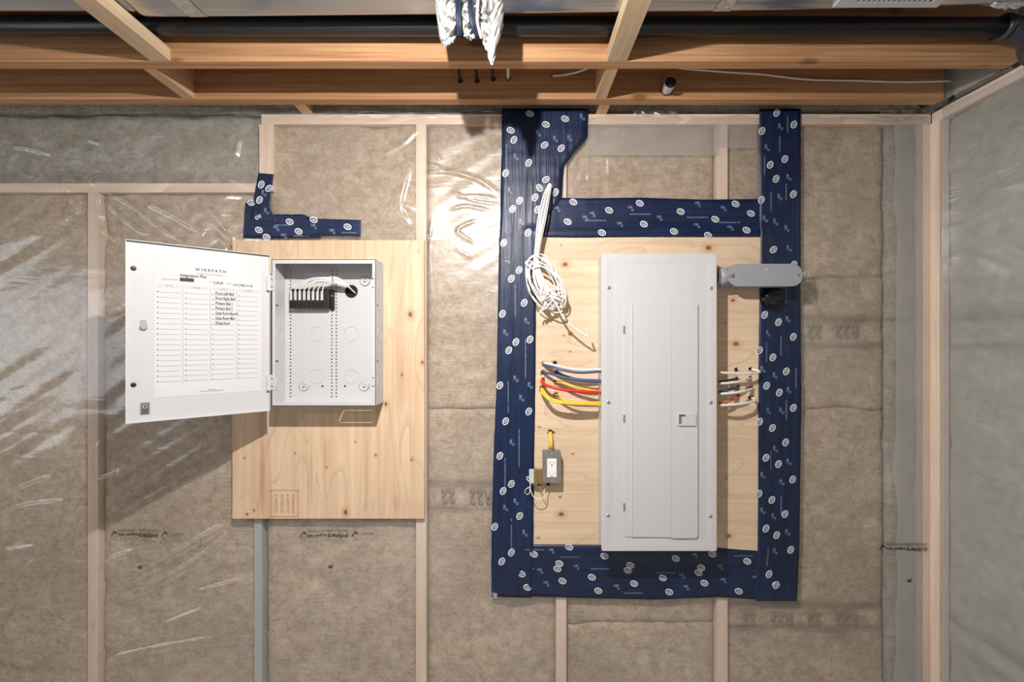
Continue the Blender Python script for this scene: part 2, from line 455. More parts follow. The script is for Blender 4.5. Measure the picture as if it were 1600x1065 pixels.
# left wall with its window
def left_wall():
    g = G(); y0, y1, z0, z1 = WIN
    for (a, b, c, d) in ((YB, y0, 0, ZJ), (y1, 0.17, 0, ZJ), (y0, y1, 0, z0), (y0, y1, z1, ZJ)): g.box(XL - 0.18, XL, a, b, c, d)
    o = g.build('wall_left', M['concrete']); o['kind'] = 'structure'
    f = G()
    for (a, b, c, d) in ((y0, y0 + 0.05, z0, z1), (y1 - 0.05, y1, z0, z1), (y0 + 0.05, y1 - 0.05, z0, z0 + 0.05), (y0 + 0.05, y1 - 0.05, z1 - 0.05, z1), ((y0 + y1) / 2 - 0.025, (y0 + y1) / 2 + 0.025, z0 + 0.05, z1 - 0.05)): f.box(XL - 0.06, XL - 0.01, a, b, c, d)
    w_ = f.build('window_1', M['white']); w_['kind'] = 'structure'
    for (a, b) in ((y0 + 0.05, (y0 + y1) / 2 - 0.025), ((y0 + y1) / 2 + 0.025, y1 - 0.05)): G().box(XL - 0.04, XL - 0.036, a, b, z0 + 0.05, z1 - 0.05).build('pane', M['bulb'], w_)
left_wall()
# joists run along the wall
def joist(d0, x0, x1, z0=ZJ):
    return G().box(x0, x1, d0 - D, d0 - D + 0.038, z0, z0 + 0.235, 0.0015).build('joist', M['joist'], ceiling)
J1, J2, J3, J4 = 1.549, 1.339, 0.93, 0.535
joist(J1, XL, WX(1475, J1)); joist(J2, XL, WX(1592, J2)); joist(J3, XL, XC + 0.1); joist(J4, XL, XC + 0.1)
for k in range(4): joist(0.53 - 0.41 * (k + 1), XL, XC + 0.1)
G().box(XL, XC + 0.17, 0.10, 0.138, ZJ, ZJ + 0.235).build('rim_joist', M['joist'], ceiling)
def blocking(xc, d0, d1, w=0.038, h=0.235, mat='block'):
    return G().box(xc - w / 2, xc + w / 2, d0 - D, d1 - D, ZJ + 0.001, ZJ + h, 0.001).build('blocking', M[mat], ceiling)
for xp in (293, 939):
    blocking(WX(xp, J1) + (0.005 if xp < 800 else 0), J2 + 0.038, J1)
blocking(WX(470, 1.6), J1 + 0.038, 1.75); blocking(WX(944, 1.6), J1 + 0.038, 1.75)
# flat straps that carry the duct in the wide bay
for xp in (251, 964):
    x = WX(xp, J2)
    G().box(x - 0.030, x + 0.030, J3 + 0.038 - D, J2 - D, ZJ, ZJ + 0.038, 0.0015).build('strapping', M['strap'], ceiling)
# rim insulation behind the joists
def batt(name, x0, x1, z0, z1, mat, parent, bands=(), y=0.016, axis='x', seed=0, step=0.014, lump=0.006, xc=None):
    """one mineral wool batt; front face uneven and rounded off at its edges. axis x: faces -y. axis y: faces -x at x = xc"""
    nx = max(3, int((x1 - x0) / step)); nzz = max(3, int((z1 - z0) / step)); vs = []; fs = []; ink = []
    for j in range(nzz + 1):
        for i in range(nx + 1):
            x = x0 + (x1 - x0) * i / nx; z = z0 + (z1 - z0) * j / nzz
            fz = (z - z0) / (z1 - z0)
            dep = 0.013 * math.exp(-max(min(x - x0, x1 - x), 0) / 0.009) + 0.007 * math.exp(-max(min(z - z0, z1 - z), 0) / 0.006)
            z = z + (1 - fz) * nz(x * 7, round(z0 * 50)) * 0.014 + fz * nz(x * 7, round(z1 * 50)) * 0.014
            q = nz(x * 9 + seed * 3.1, z * 9, seed) * lump + nz(x * 28, z * 28, seed + 5) * lump * 0.6
            tear = nz(x * 5 + seed, z * 8, seed * 2 + 9)
            if tear > 0.42: q += (tear - 0.42) * 0.035
            yy = y + dep + q
            k = 0.0
            for (zb0, zb1) in bands:
                wob = nz(x * 6, z * 3, 4) * 0.006
                for zc, hw in ((zb1 + wob, 0.016), (zb0 + wob, 0.012)):
                    k = max(k, math.exp(-((z - zc) / hw) ** 2) * (0.75 + 0.5 * nz(x * 11, zc * 30, 2)))
            ink.append(max(0.0, min(1.0, k)))
            vs.append((x, yy, z) if axis == 'x' else (xc + yy, x, z))
    for j in range(nzz):
        for i in range(nx):
            a = j * (nx + 1) + i; q = (a, a + 1, a + nx + 2, a + nx + 1); fs.append(q if axis == 'x' else q[::-1])
    # sides and back so the batt is a solid slab
    o = len(vs); yb = 0.135
    for (x, z) in ((x0, z0), (x1, z0), (x1, z1), (x0, z1)):
        vs.append((x, yb, z) if axis == 'x' else (xc + yb, x, z)); ink.append(0)
    per = [list(range(0, nx + 1)), [j * (nx + 1) + nx for j in range(nzz + 1)], [nzz * (nx + 1) + i for i in range(nx, -1, -1)], [j * (nx + 1) for j in range(nzz, -1, -1)]]
    for s_ in range(4):
        fs.append(tuple(per[s_][::-1]) + (o + s_, o + (s_ + 1) % 4))
    fs.append((o + 3, o + 2, o + 1, o))
    b = obj(name, vs, fs, mat, parent, True)
    at = b.data.attributes.new('ink', 'FLOAT', 'POINT'); at.data.foreach_set('value', ink)
    return b

ZB = 0.04
def stud(xp, z0, z1, wpx=None, mat='stud', y0=0.0):
    x = WX(xp); hw = 0.019 if wpx is None else wpx / F * D / 2
    return G().box(x - hw, x + hw, y0, 0.14, z0, z1, 0.0015).build('stud', M[mat], wall_back)
ZL = WZ(286)    # underside of the raised band on the left: top of the low plate
HP = 0.038
G().box(XL, XC, 0.0, 0.14, 0.0, HP).build('sole_plate', M['plate'], wall_back)
G().box(WX(408), XC, 0.0, 0.14, ZT - HP, ZT, 0.0015).build('top_plate', M['plate'], wall_back)
G().box(XL, WX(404), 0.0, 0.14, ZL - 0.034, ZL, 0.0015).build('low_plate', M['plate'], wall_back)
for xp in (-374, -115, 145): stud(xp, HP, ZL - 0.034)
stud(416, ZL - 0.03, ZT - HP, 22)
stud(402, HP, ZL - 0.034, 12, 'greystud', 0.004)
for xp in (658, 877, 1129): stud(xp, HP, ZT - HP)
stud(1450, HP, ZT - HP, 17); 
G().box(XC - 0.006, XC + 0.03, -0.038, 0.0, HP, ZT - HP, 0.0015).build('corner_stud', M['stud'], wall_back)

B = lambda y0, y1: (WZ(y1), WZ(y0))
bays = [  # x0, x1 (frame), top, joints (frame y), ink bands (frame y pairs), wool
    (-366, -123, 299, (640,), (), 'wool'), (-107, 137, 299, (), (), 'wool'), (153, 395, 299, (560,), (), 'wool'),
    (412, 650, 192, (430, 700), (), 'wool'), (667, 869, 192, (362, 640), ((757, 797),), 'wool'),
    (886, 1120, 192, (480, 978), (), 'wool'), (1138, 1388, 192, (432, 640), ((949, 985), (498, 540)), 'wool'),
    (1392, 1440, 192, (500,), (), 'woolg')]
k = 0
for (a, b, top, joints, bands, mt) in bays:
    ys = [top] + list(joints) + [WZ(0)]
    zs = [WZ(top)] + [WZ(j) for j in joints] + [HP]
    for i in range(len(zs) - 1):
        k += 1
        bb = [B(*q) for q in bands if zs[i + 1] < WZ(q[1]) and WZ(q[0]) < zs[i]]
        bt = batt('insulation_batt', WX(a), WX(b), zs[i + 1], zs[i] - 0.0005, M[mt], wall_back, bb, seed=k)
        if b - a > 100:
            for (zb0, zb1) in bb:
                pr = Print(); u = WX(a) + 0.05
                for st in ('22', 'R22', '22', 'R22'):
                    wd = 0.055 if st == '22' else 0.085
                    pr.text(st, u + wd, zb1 - 0.018, (zb1 - zb0) * 0.75, math.pi, wd); u += wd + 0.05
                pr.build('batt_print', M['batt_ink'], wall_back, lambda u, v: (u, 0.0045, v))
# grey band above the low plate on the left
batt('insulation_batt', XL, WX(404), ZL + 0.002, ZT + 0.01, M['woolg'], wall_back, y=0.032, seed=31, lump=0.009)
# right wall frame: studs and batts facing left
def rbox(name, y0, y1, z0, z1, mat): return G().box(XC, XC + 0.14, y0, y1, z0, z1, 0.0015).build(name, M[mat], wall_right)
rbox('top_plate', YB, -0.002, ZT - HP, ZT, 'plate_y'); rbox('sole_plate', YB, -0.002, 0, HP, 'plate_y')
ry = [-0.006, -0.62, -1.23, -1.84, -2.45, -3.06]
for y in ry[1:]: rbox('stud', y - 0.019, y + 0.019, HP, ZT - HP, 'stud')
for i in range(5):
    y1 = -0.042 if i == 0 else ry[i] - 0.021; y0 = ry[i + 1] + 0.021
    zm = WZ(494)
    for (za, zb, bd) in ((HP + 0.002, ZT - HP - 0.002, [B(949, 985), B(498, 540)]),):
        k += 1
        batt('insulation_batt', y0, y1, za, zb, M['woolg'], wall_right, bd, axis='y', xc=XC, seed=k, step=0.018)
# insulated joist pockets above the right plate
batt('rim_insulation', J2 + 0.04 - D, J1 - 0.002 - D, ZT + 0.002, ZT + 0.233, M['woolg'], wall_right, axis='y', xc=XC - 0.045, seed=71, y=0.012)
batt('rim_insulation', -0.06, 0.09, ZT + 0.002, ZT + 0.233, M['woolg'], wall_right, axis='y', xc=XC - 0.02, seed=72, y=0.012)
batt('rim_insulation', XL, XC - 0.02, ZT + 0.02, ZT + 0.233, M['woolg'], wall_back, seed=73, y=0.012 - 0.0, lump=0.01, step=0.03)

# ------------------------------------------------------------------ vapour barrier film
PLY1 = (WX(363, 1.632), WX(663, 1.632), WZ(810, 1.632), WZ(375, 1.632))
PLY2 = (WX(826, 1.632), WX(1192, 1.632), WZ(862, 1.632), WZ(366, 1.632))
TAPES = [(WX(764), WX(842), WZ(940), WZ(168)), (WX(764), WX(1250), WZ(940), WZ(840)), (WX(1176), WX(1252), WZ(940), WZ(168)), (WX(830), WX(1190), WZ(378), WZ(304)), (WX(780), WX(922), WZ(320), WZ(168)), (WX(382), WX(570), WZ(378), WZ(266))]
def inrect(x, z, r, m):
    """1 inside, fading to 0 over m outside"""
    dx = max(r[0] - x, x - r[1], 0); dz = max(r[2] - z, z - r[3], 0)
    return 1 - smooth01(math.hypot(dx, dz) / m)
# folds (frame x, y polylines; height mm; half-width mm)
folds = [
    ([(780, 302), (745, 280), (700, 268), (672, 270)], 7, 7), ([(660, 255), (690, 264), (662, 273)], 6, 4), ([(674, 234), (690, 252)], 6, 4),
    ([(540, 196), (600, 190), (650, 181), (690, 176)], 6, 5), ([(780, 319), (745, 314), (705, 300)], 5, 4), ([(770, 331), (730, 322), (700, 328)], 5, 4),
    ([(778, 311), (740, 306), (712, 309)], 5, 4), ([(748, 342), (715, 360), (745, 382)], 6, 4), ([(712, 388), (738, 404)], 5, 4), ([(650, 330), (610, 312), (590, 318)], 7, 9),
    ([(655, 200), (630, 225), (590, 245)], 5, 6), ([(640, 260), (625, 320), (640, 355)], 8, 10), ([(675, 340), (670, 400), (676, 480)], 4, 5), ([(690, 440), (676, 500), (690, 560), (668, 640)], 4, 5),
    ([(164, 295), (205, 318), (240, 345), (285, 378)], 8, 6), ([(164, 310), (195, 340), (232, 368)], 7, 6), ([(225, 315), (270, 335), (320, 365)], 6, 9), ([(311, 307), (335, 333), (356, 360)], 7, 4),
    ([(330, 345), (362, 375)], 5, 4), ([(160, 355), (186, 376)], 7, 5), ([(158, 300), (152, 325), (165, 345)], 4, 4), ([(340, 368), (358, 384)], 6, 4),
    ([(4, 226), (40, 230), (80, 240)], 8, 5), ([(28, 236), (58, 262), (64, 278)], 9, 7), ([(0, 250), (30, 268), (62, 279)], 8, 7), ([(97, 272), (102, 288), (112, 302)], 8, 4),
    ([(160, 268), (143, 278), (147, 290)], 7, 5), ([(130, 215), (155, 222)], 6, 5), ([(115, 290), (112, 320)], 5, 4), ([(100, 310), (108, 345)], 5, 5), ([(125, 300), (122, 335)], 4, 4),
    ([(0, 782), (45, 760), (85, 744)], 8, 8), ([(0, 803), (50, 788), (105, 782)], 6, 7), ([(0, 908), (60, 872)], 6, 8), ([(0, 860), (70, 850)], 4, 8), ([(0, 950), (75, 925)], 4, 9), ([(10, 1010), (100, 985)], 4, 9),
    ([(150, 932), (230, 888), (320, 836), (360, 815)], 9, 7), ([(155, 950), (260, 900), (330, 858), (362, 824)], 8, 6), ([(152, 1030), (180, 1005), (240, 968)], 8, 7), ([(152, 892), (175, 872), (215, 858)], 7, 6),
    ([(155, 1030), (240, 1010), (380, 988)], 5, 7), ([(300, 925), (395, 900)], 5, 6), ([(320, 1000), (395, 990)], 4, 6), ([(240, 980), (330, 945)], 4, 9), ([(150, 750), (170, 745), (190, 735)], 6, 5), ([(156, 690), (150, 720), (160, 760)], 5, 5),
    ([(402, 895), (440, 888), (470, 878)], 5, 5), ([(404, 985), (430, 970), (460, 962)], 5, 6), ([(406, 860), (410, 910), (404, 960)], 4, 5), ([(640, 1050), (655, 1040)], 6, 6), ([(663, 897), (690, 890), (712, 884)], 5, 4), ([(664, 1005), (680, 985), (700, 965)], 6, 6), ([(676, 640), (670, 700), (676, 745)], 4, 4), ([(672, 830), (668, 870)], 4, 5),
    ([(1254, 448), (1268, 472), (1280, 500)], 5, 4), ([(1335, 425), (1360, 488)], 3, 4), ([(1252, 565), (1340, 567), (1440, 566)], 4, 3), ([(1252, 638), (1320, 640), (1370, 636)], 4, 3), ([(1262, 480), (1258, 500), (1270, 520)], 5, 6), ([(1380, 390), (1400, 410)], 5, 4),
    ([(925, 230), (915, 255), (905, 285)], 8, 8), ([(950, 240), (952, 275)], 6, 4), ([(915, 265), (920, 285), (890, 300)], 8, 7), ([(975, 195), (960, 220)], 4, 5), ([(1000, 310), (1020, 290)], 4, 4),
    ([(1310, 178), (1380, 192), (1440, 188)], 6, 5), ([(415, 240), (400, 258), (396, 275)], 7, 6), ([(372, 210), (365, 250)], 7, 9), ([(350, 275), (390, 292)], 5, 4), ([(885, 985), (905, 1010), (945, 1030)], 4, 5)]
seg = []
for (pl, hgt, wd) in folds:
    P = spline([W(*p) for p in pl], 5) if len(pl) > 2 else [W(*pl[0]).lerp(W(*pl[1]), q / 4) for q in range(5)]
    n = len(P) - 1
    for i in range(n):
        t0, t1 = i / n, (i + 1) / n
        seg.append((P[i].x, P[i].z, P[i + 1].x, P[i + 1].z, hgt / 1000 * (2.0 if P[0].x < -0.95 and P[0].z < H - 0.3 else 1.7 if P[0].x < -0.95 else 1.0), wd / 1000, t0, t1))
CELL = 0.06; grid = {}
for s_ in seg:
    m = s_[5] * 3
    for gx in range(int((min(s_[0], s_[2]) - m) // CELL), int((max(s_[0], s_[2]) + m) // CELL) + 1):
        for gz in range(int((min(s_[1], s_[3]) - m) // CELL), int((max(s_[1], s_[3]) + m) // CELL) + 1):
            grid.setdefault((gx, gz), []).append(s_)
def fold_h(x, z):
    best = 0.0
    for (ax, az, bx, bz, h, wd, t0, t1) in grid.get((int(x // CELL), int(z // CELL)), ()):
        dx, dz = bx - ax, bz - az; L = dx * dx + dz * dz
        t = max(0, min(1, ((x - ax) * dx + (z - az) * dz) / L)) if L else 0
        d = math.hypot(x - ax - t * dx, z - az - t * dz)
        g = t0 + (t1 - t0) * t; env = min(1, g * 5, (1 - g) * 5)
        best = max(best, h * env * math.exp(-(d / wd) ** 2))
    return best
stud_px = [-374, -115, 145, 403, 658, 877, 1129, 1450]
STX = [WX(q) for q in stud_px]
def film_y(x, z):
    ds = min(abs(x - q) for q in STX)
    bay = smooth01((ds - 0.02) / 0.10)
    y = -0.0035 + bay * 0.004 + nz(x * 4, z * 3, 1.7) * 0.003 * bay
    c, s_ = math.cos(0.55), math.sin(0.55); u, v = x * c + z * s_, -x * s_ + z * c
    left = smooth01((-0.3 - x) / 0.5)
    y -= (0.5 + nz(u * 2.2, v * 20, 3.3)) * (0.003 + 0.006 * left * (0.35 + 0.65 * smooth01((H - 0.2 - z) / 0.35))) * bay
    if z > ZL and x < WX(412):
        q = smooth01((z - ZL) / 0.05) * smooth01((WX(412) - x) / 0.05)
        y += q * (0.016 + nz(x * 5, z * 5, 8) * 0.006)
    y -= fold_h(x, z)
    if z > ZT - 0.012: y += (z - ZT + 0.012) * (0.9 + 0.5 * nz(x * 3, 0, 2)) + nz(x * 16, z * 12, 5) * 0.011
    flat = max([inrect(x, z, PLY1, 0.03), inrect(x, z, PLY2, 0.03)] + [0.0])
    y = y * (1 - flat) + (-0.0012) * flat
    tp = max(inrect(x, z, r, 0.03) for r in TAPES)
    y = y * (1 - tp) + max(y, -0.0045) * tp
    return y
def sheet(name, xs, zs, fn, mat, parent=None):
    vs = []; fs = []; nx = len(xs)
    for z in zs:
        for x in xs: vs.append(fn(x, z))
    for j in range(len(zs) - 1):
        for i in range(nx - 1):
            a = j * nx + i; fs.append((a, a + 1, a + nx + 1, a + nx))
    return obj(name, vs, fs, mat, parent, True)
def lin(a, b, step):
    n = max(2, int((b - a) / step)); return [a + (b - a) * i / n for i in range(n + 1)]
xs = lin(-2.6, -2.05, 0.02)[:-1] + lin(-2.05, XC - 0.003, 0.0055)
zs = lin(0.01, WZ(1080), 0.02)[:-1] + lin(WZ(1080), ZT + 0.035, 0.0055)
film_back = sheet('vapor_barrier', xs, zs, lambda x, z: (x, film_y(x, z), z), M['film'])
tag(film_back, 'clear wrinkled plastic vapor barrier over the insulated stud wall behind the panels', 'plastic sheet')
def film_rx(y, z):
    ds = min(abs(y - q) for q in ry); bay = smooth01((ds - 0.02) / 0.1)
    x = -0.004 + bay * 0.004 - abs(nz(y * 3 + z * 4, z * 14 - y * 10, 6)) * 0.004 * bay
    if z > ZT - 0.01: x += (z - ZT + 0.01) * 0.4
    return XC + x
film_right = sheet('vapor_barrier', lin(-3.0, -0.045, 0.012), lin(0.01, ZT + 0.012, 0.012), lambda y, z: (film_rx(y, z), y, z), M['filmr'])
for p in film_right.data.polygons: p.flip()
tag(film_right, 'greyish plastic vapor barrier on the side wall that meets the corner stud', 'plastic sheet')
# doubled strips of film
def edge(x, a, b, seed): return a + nz(x * 7, seed) * b
def overlap(x0, x1, z0, z1, wob, seed):
    n, m = 14, 60; vs = []; fs = []
    for j in range(m + 1):
        z = z0 + (z1 - z0) * j / m
        xa = x0 + nz(z * 5, seed) * wob; xb = x1
        for i in range(n + 1):
            x = xa + (xb - xa) * i / n
            zz = z + (nz(x * 8, seed + 4) * wob * 0.4 if j in (0, m) else 0)
            vs.append((x, min(film_y(x, zz) - 0.002, -0.004), zz))
    for j in range(m):
        for i in range(n):
            a = j * (n + 1) + i; fs.append((a, a + 1, a + n + 2, a + n + 1))
    return obj('overlap_strip', vs, fs, M['film2'], film_back, True)
overlap(WX(1398), WX(1438), 0.02, WZ(192), 0.022, 3)
overlap(WX(914), WX(1122), WZ(243), WZ(194), 0.006, 8)
overlap(WX(1118), WX(1182), WZ(232), WZ(194), 0.006, 12)
# film hanging over the joist pocket at the right end
sheet('pocket_film', lin(J2 + 0.04 - D, J1 - D + 0.03, 0.01), lin(ZT, ZT + 0.21, 0.012), lambda y, z: (XC - 0.04 + nz(y * 14, z * 9, 2) * 0.006, y, z), M['filmr'], film_right)
def crumple(xa, ya, xb, yb, d0, d1, seed):
    n, m = 22, 10; vs = []; fs = []
    for j in range(m + 1):
        for i in range(n + 1):
            u, v = i / n, j / m; dd = d0 + (d1 - d0) * v + nz(u * 6 + seed, v * 5, seed) * 0.014 - abs(nz(u * 11, v * 9, seed + 3)) * 0.012
            vs.append(W(xa + (xb - xa) * u + nz(v * 4, u * 3, seed) * 4, ya + (yb - ya) * v + nz(u * 5, 1, seed) * 4, dd))
    for j in range(m):
        for i in range(n):
            a = j * (n + 1) + i; fs.append((a, a + n + 1, a + n + 2, a + 1))
    return obj('film_gather', vs, fs, M['film'], film_back, True)
crumple(1375, 166, 1452, 188, 1.640, 1.628, 2); crumple(300, 168, 560, 180, 1.662, 1.642, 5); crumple(560, 168, 780, 178, 1.665, 1.642, 9); crumple(990, 166, 1060, 180, 1.660, 1.640, 12)
# print on the film: upside-down maker's line, a rotated letter below
def film_map(u, v): return (u, film_y(u, v) - 0.0016 if u < WX(1300) else min(film_y(u, v) - 0.0036, -0.0058), v)
def film_print(xp, yp, date=True):
    dk, dm = Print(), Print(); k = 1 / 425.0
    X = lambda q: WX(xp + q); Z = lambda q: WZ(yp + q)
    dk.text('polytarp', X(74), Z(-0.5), 0.021, math.pi, 33 * k); dk.text('super-six', X(40), Z(-1), 0.016, math.pi, 30 * k)
    dm.text('CAN/CGSB-51.34-M86 VAPOUR BARRIER', X(74), Z(-8), 0.014, math.pi, 64 * k)
    for q in (0, 80):
        for (a, b, mm) in (((0, 3), (5, -5), 1.0), ((5, -5), (9, -1), 1.6)):
            p0, p1 = Vector((X(q + a[0]), Z(a[1]))), Vector((X(q + b[0]), Z(b[1]))); d = (p1 - p0).normalized(); n_ = Vector((-d.y, d.x)) * 0.0016 * mm
            dk.add([tuple(p0 + n_), tuple(p0 - n_), tuple(p1 - n_), tuple(p1 + n_)], [(0, 1, 2, 3)])
    if date: dm.text('2023/24', X(114), Z(-3), 0.014, math.pi, 16 * k)
    dk.text('R', X(50), Z(53), 0.024, math.pi / 2)
    for q_ in (dk.build('film_print', M['poly_ink'], film_back, film_map), dm.build('film_print', M['poly_dim'], film_back, film_map)): q_['kind'] = 'stuff'
film_print(175, 834); film_print(471, 834); film_print(1372, 855, False)

# ------------------------------------------------------------------ plywood backing boards
dp = 1.632; YP = dp - D          # front face of the boards
def kn(x, y, r, a=1.0): return (WX(x, dp), WZ(y, dp), r, a)
k1 = [kn(641, 491, .010), kn(660, 566, .006), kn(603, 631, .007), kn(628, 585, .004), kn(587, 711, .004), kn(643, 718, .004), kn(540, 800, .009), kn(654, 392, .004), kn(382, 715, .003), kn(397, 797, .004), kn(386, 803, .005), kn(510, 730, .003), kn(461, 708, .003), kn(555, 690, .003)]
s1 = [(WX(480, dp), WX(490, dp), WZ(800, dp), WZ(700, dp), .55), (WX(404, dp), WX(418, dp), WZ(812, dp), WZ(690, dp), .35), (WX(610, dp), WX(640, dp), WZ(806, dp), WZ(770, dp), .35), (WX(505, dp), WX(516, dp), WZ(745, dp), WZ(670, dp), .35), (WX(620, dp), WX(632, dp), WZ(640, dp), WZ(540, dp), .25), (WX(448, dp), WX(462, dp), WZ(470, dp), WZ(378, dp), .3)]
k2 = [kn(883, 413, .010), kn(1107, 387, .011), kn(877, 803, .010), kn(1150, 537, .010), kn(1139, 837, .008), kn(877, 383, .003), kn(881, 524, .003), kn(891, 549, .003), kn(875, 776, .004), kn(843, 667, .003), kn(895, 709, .003), kn(1133, 504, .003), kn(1145, 469, .007), kn(1135, 748, .003), kn(841, 840, .004)]
M['ply1'] = plywood('plywood_media', (224, 198, 168), (202, 170, 138), 'z', k1, s1)
M['ply2'] = plywood('plywood_panel', (226, 203, 175), (208, 181, 150), 'x', k2)
ply1 = G().box(PLY1[0], PLY1[1], YP, -0.003, PLY1[2], PLY1[3], 0.0008).build('plywood_board', M['ply1'])
tag(ply1, 'knotty plywood backing board behind the open white wiring cabinet', 'plywood')
ply2 = G().box(PLY2[0], PLY2[1], YP, -0.003, PLY2[2], PLY2[3], 0.0008).build('plywood_board', M['ply2'])
tag(ply2, 'pale plywood backing board framed in navy tape behind the breaker panel', 'plywood')
pr = Print()
X1 = lambda q: WX(q, dp); Z1 = lambda q: WZ(q, dp)
for (a, b, c, d) in ((423, 765, 466, 766.2), (423, 806, 466, 807.2), (423, 765, 424.2, 807), (465, 765, 466.2, 807)): pr.rect(X1(a), Z1(d), X1(c), Z1(b))
for i, q in enumerate((434, 443, 452, 460)): pr.text('CANPLY' if i % 2 == 0 else 'EXTERIOR', X1(q), Z1(801), 0.014, math.pi / 2, 0.07)
pr.build('grade_stamp', M['stamp'], ply1, lambda u, v: (u, YP - 0.0004, v))
def screws(lst, parent, d, r=0.004, name='screw', mat='steel', out=0.002):
    for (x, y) in lst:
        p = W(x, y, d); G().lathe(p, (0, -1, 0), [(-0.001, r), (out * 0.5, r), (out, r * 0.6)], 12).build(name, M[mat], parent, True)
screws([(654, 392), (652, 797), (374, 386), (390, 800)], ply1, dp, 0.003)

# ------------------------------------------------------------------ navy sheathing tape
def tape_y(x, z):
    q = inrect(x, z, (PLY2[0] - 0.002, PLY2[1] + 0.002, PLY2[2] - 0.002, PLY2[3] + 0.002), 0.045)
    base = -0.0105 + nz(x * 30, z * 4, 3) * 0.0012 + nz(x * 5, z * 30, 6) * 0.0012
    return base * (1 - q) + (YP - 0.0022 + 0.3 * (base + 0.0105)) * q
def tape_piece(name, label, sections, axis, jag=0.0012, lift=0.0, thick=0.0006):
    """sections: list of (pA, pB) frame points across the strip, in order along it"""
    pa = [W(*a) for a, b in sections]; pb = [W(*b) for a, b in sections]
    def along(P, t):
        L = [0]
        for i in range(len(P) - 1): L.append(L[-1] + 1)
        q = t * L[-1]; i = min(int(q), len(P) - 2); return P[i].lerp(P[i + 1], q - i)
    n = 90; m = 12; vs = []; fs = []
    for j in range(n + 1):
        t = j / n; a, b = along(pa, t), along(pb, t)
        a = a + (b - a).normalized() * nz(t * 60, 1, len(label)) * jag; b = b + (b - a).normalized() * nz(t * 60, 9, len(label)) * jag
        for i in range(m + 1):
            p = a.lerp(b, i / m); vs.append((p.x, tape_y(p.x, p.z) - lift, p.z))
    K = len(vs)
    vs += [(v[0], v[1] + thick, v[2]) for v in vs]
    for j in range(n):
        for i in range(m):
            a = j * (m + 1) + i; q = (a, a + 1, a + m + 2, a + m + 1)
            fs.append(q); fs.append(tuple(K + w_ for w_ in q[::-1]))
    edge_loop = list(range(m + 1)) + [j * (m + 1) + m for j in range(1, n + 1)] + [n * (m + 1) + i for i in range(m - 1, -1, -1)] + [j * (m + 1) for j in range(n - 1, 0, -1)]
    for i in range(len(edge_loop)):
        a, b = edge_loop[i], edge_loop[(i + 1) % len(edge_loop)]; fs.append((b, a, K + a, K + b))
    o = obj(name, vs, fs, M['tape_' + axis], None, True)
    bm = bmesh.new(); bm.from_mesh(o.data); bmesh.ops.recalc_face_normals(bm, faces=bm.faces[:]); bm.to_mesh(o.data); bm.free()
    tag(o, label, 'tape'); o['lift'] = lift
    return o
def tape_print(o, spots, faint, lines, axis):
    """white oval badges, small faint pictograms and hairlines of print"""
    lift = o['lift']; del o['lift']
    mp = lambda e: (lambda u, v: (u, tape_y(u, v) - lift - e, v))
    base = math.radians(62) if axis == 'z' else math.radians(-24)
    fn_ = Print()
    for s_ in spots:
        x, y = s_[0], s_[1]; rot = base if len(s_) < 3 else math.radians(s_[2]); u, v = WX(x, 1.636), WZ(y, 1.636)
        ws, ik, tx = Print(), Print(), Print()
        ws.ell(u, v, 0.0150, 0.0112, rot)
        ik.ell(u, v, 0.0118, 0.0080, rot)
        tr = rot + math.radians(5)
        for k2_, (st, wd) in enumerate((('TUCK', 0.018), ('TAPE', 0.016))):
            off = 0.0004 - k2_ * 0.0064; tx.text(st, u - off * math.sin(tr), v + off * math.cos(tr), 0.0085, tr, wd, True)
        yl_ = min(tape_y(u + a_, v + b_) for a_ in (-.012, 0, .012) for b_ in (-.012, 0, .012)) - lift - 0.0004
        vv = [(a_, yl_, b_) for a_, b_ in ws.v] + [(a_, yl_ - 0.0003, b_) for a_, b_ in ik.v] + [(a_, yl_ - 0.0006, b_) for a_, b_ in tx.v]
        n1_, n2_ = len(ws.v), len(ws.v) + len(ik.v)
        ff = ws.f + [tuple(q_ + n1_ for q_ in f_) for f_ in ik.f] + [tuple(q_ + n2_ for q_ in f_) for f_ in tx.f]
        obj('printed_badge', vv, ff, None, o, False, [M['logo'], M['logo_ink']], [0] * len(ws.f) + [1] * len(ik.f) + [0] * len(tx.f))
    for (x, y) in faint:
        u, v = WX(x, 1.636), WZ(y, 1.636); r = math.pi / 2 if axis == 'z' else 0
        fn_.text('CCMC', u, v, 0.012, r, 0.018, True); fn_.text('SC', u + 0.009, v - 0.010, 0.011, r, 0.010, True)
    for (x, y, L) in lines:
        u, v = WX(x, 1.636), WZ(y, 1.636)
        fn_.text('CONSTRUCTION SHEATHING TAPE', u, v, 0.006, math.pi / 2 if axis == 'z' else 0, L / 430, True)
    q_ = fn_.build('tape_fine_print', M['logo_dim'], o, mp(0.0006)); q_['kind'] = 'stuff'

tl = tape_piece('sheathing_tape', 'tall navy printed tape strip with a wide torn top under the white cable coil',
    [((784, 172), (918, 172)), ((784, 215), (917, 217)), ((784, 240), (897, 238)), ((783, 262), (880, 262)), ((782, 310), (877, 312)), ((782, 345), (850, 345)), ((780, 375), (838, 372)), ((778, 480), (837, 480)), ((776, 600), (836, 600)), ((771, 720), (834, 720)), ((768, 850), (833, 850)), ((768, 929), (830, 931))], 'z', lift=0.0008)
tr_ = tape_piece('sheathing_tape', 'long navy printed tape strip running down past the grey conduit fitting',
    [((1184, 173), (1248, 172)), ((1184, 240), (1248, 240)), ((1185, 310), (1248, 310)), ((1183, 400), (1248, 400)), ((1181, 520), (1248, 520)), ((1180, 640), (1249, 640)), ((1180, 760), (1247, 760)), ((1179, 860), (1246, 860)), ((1178, 936), (1242, 936))], 'z', lift=0.0008)
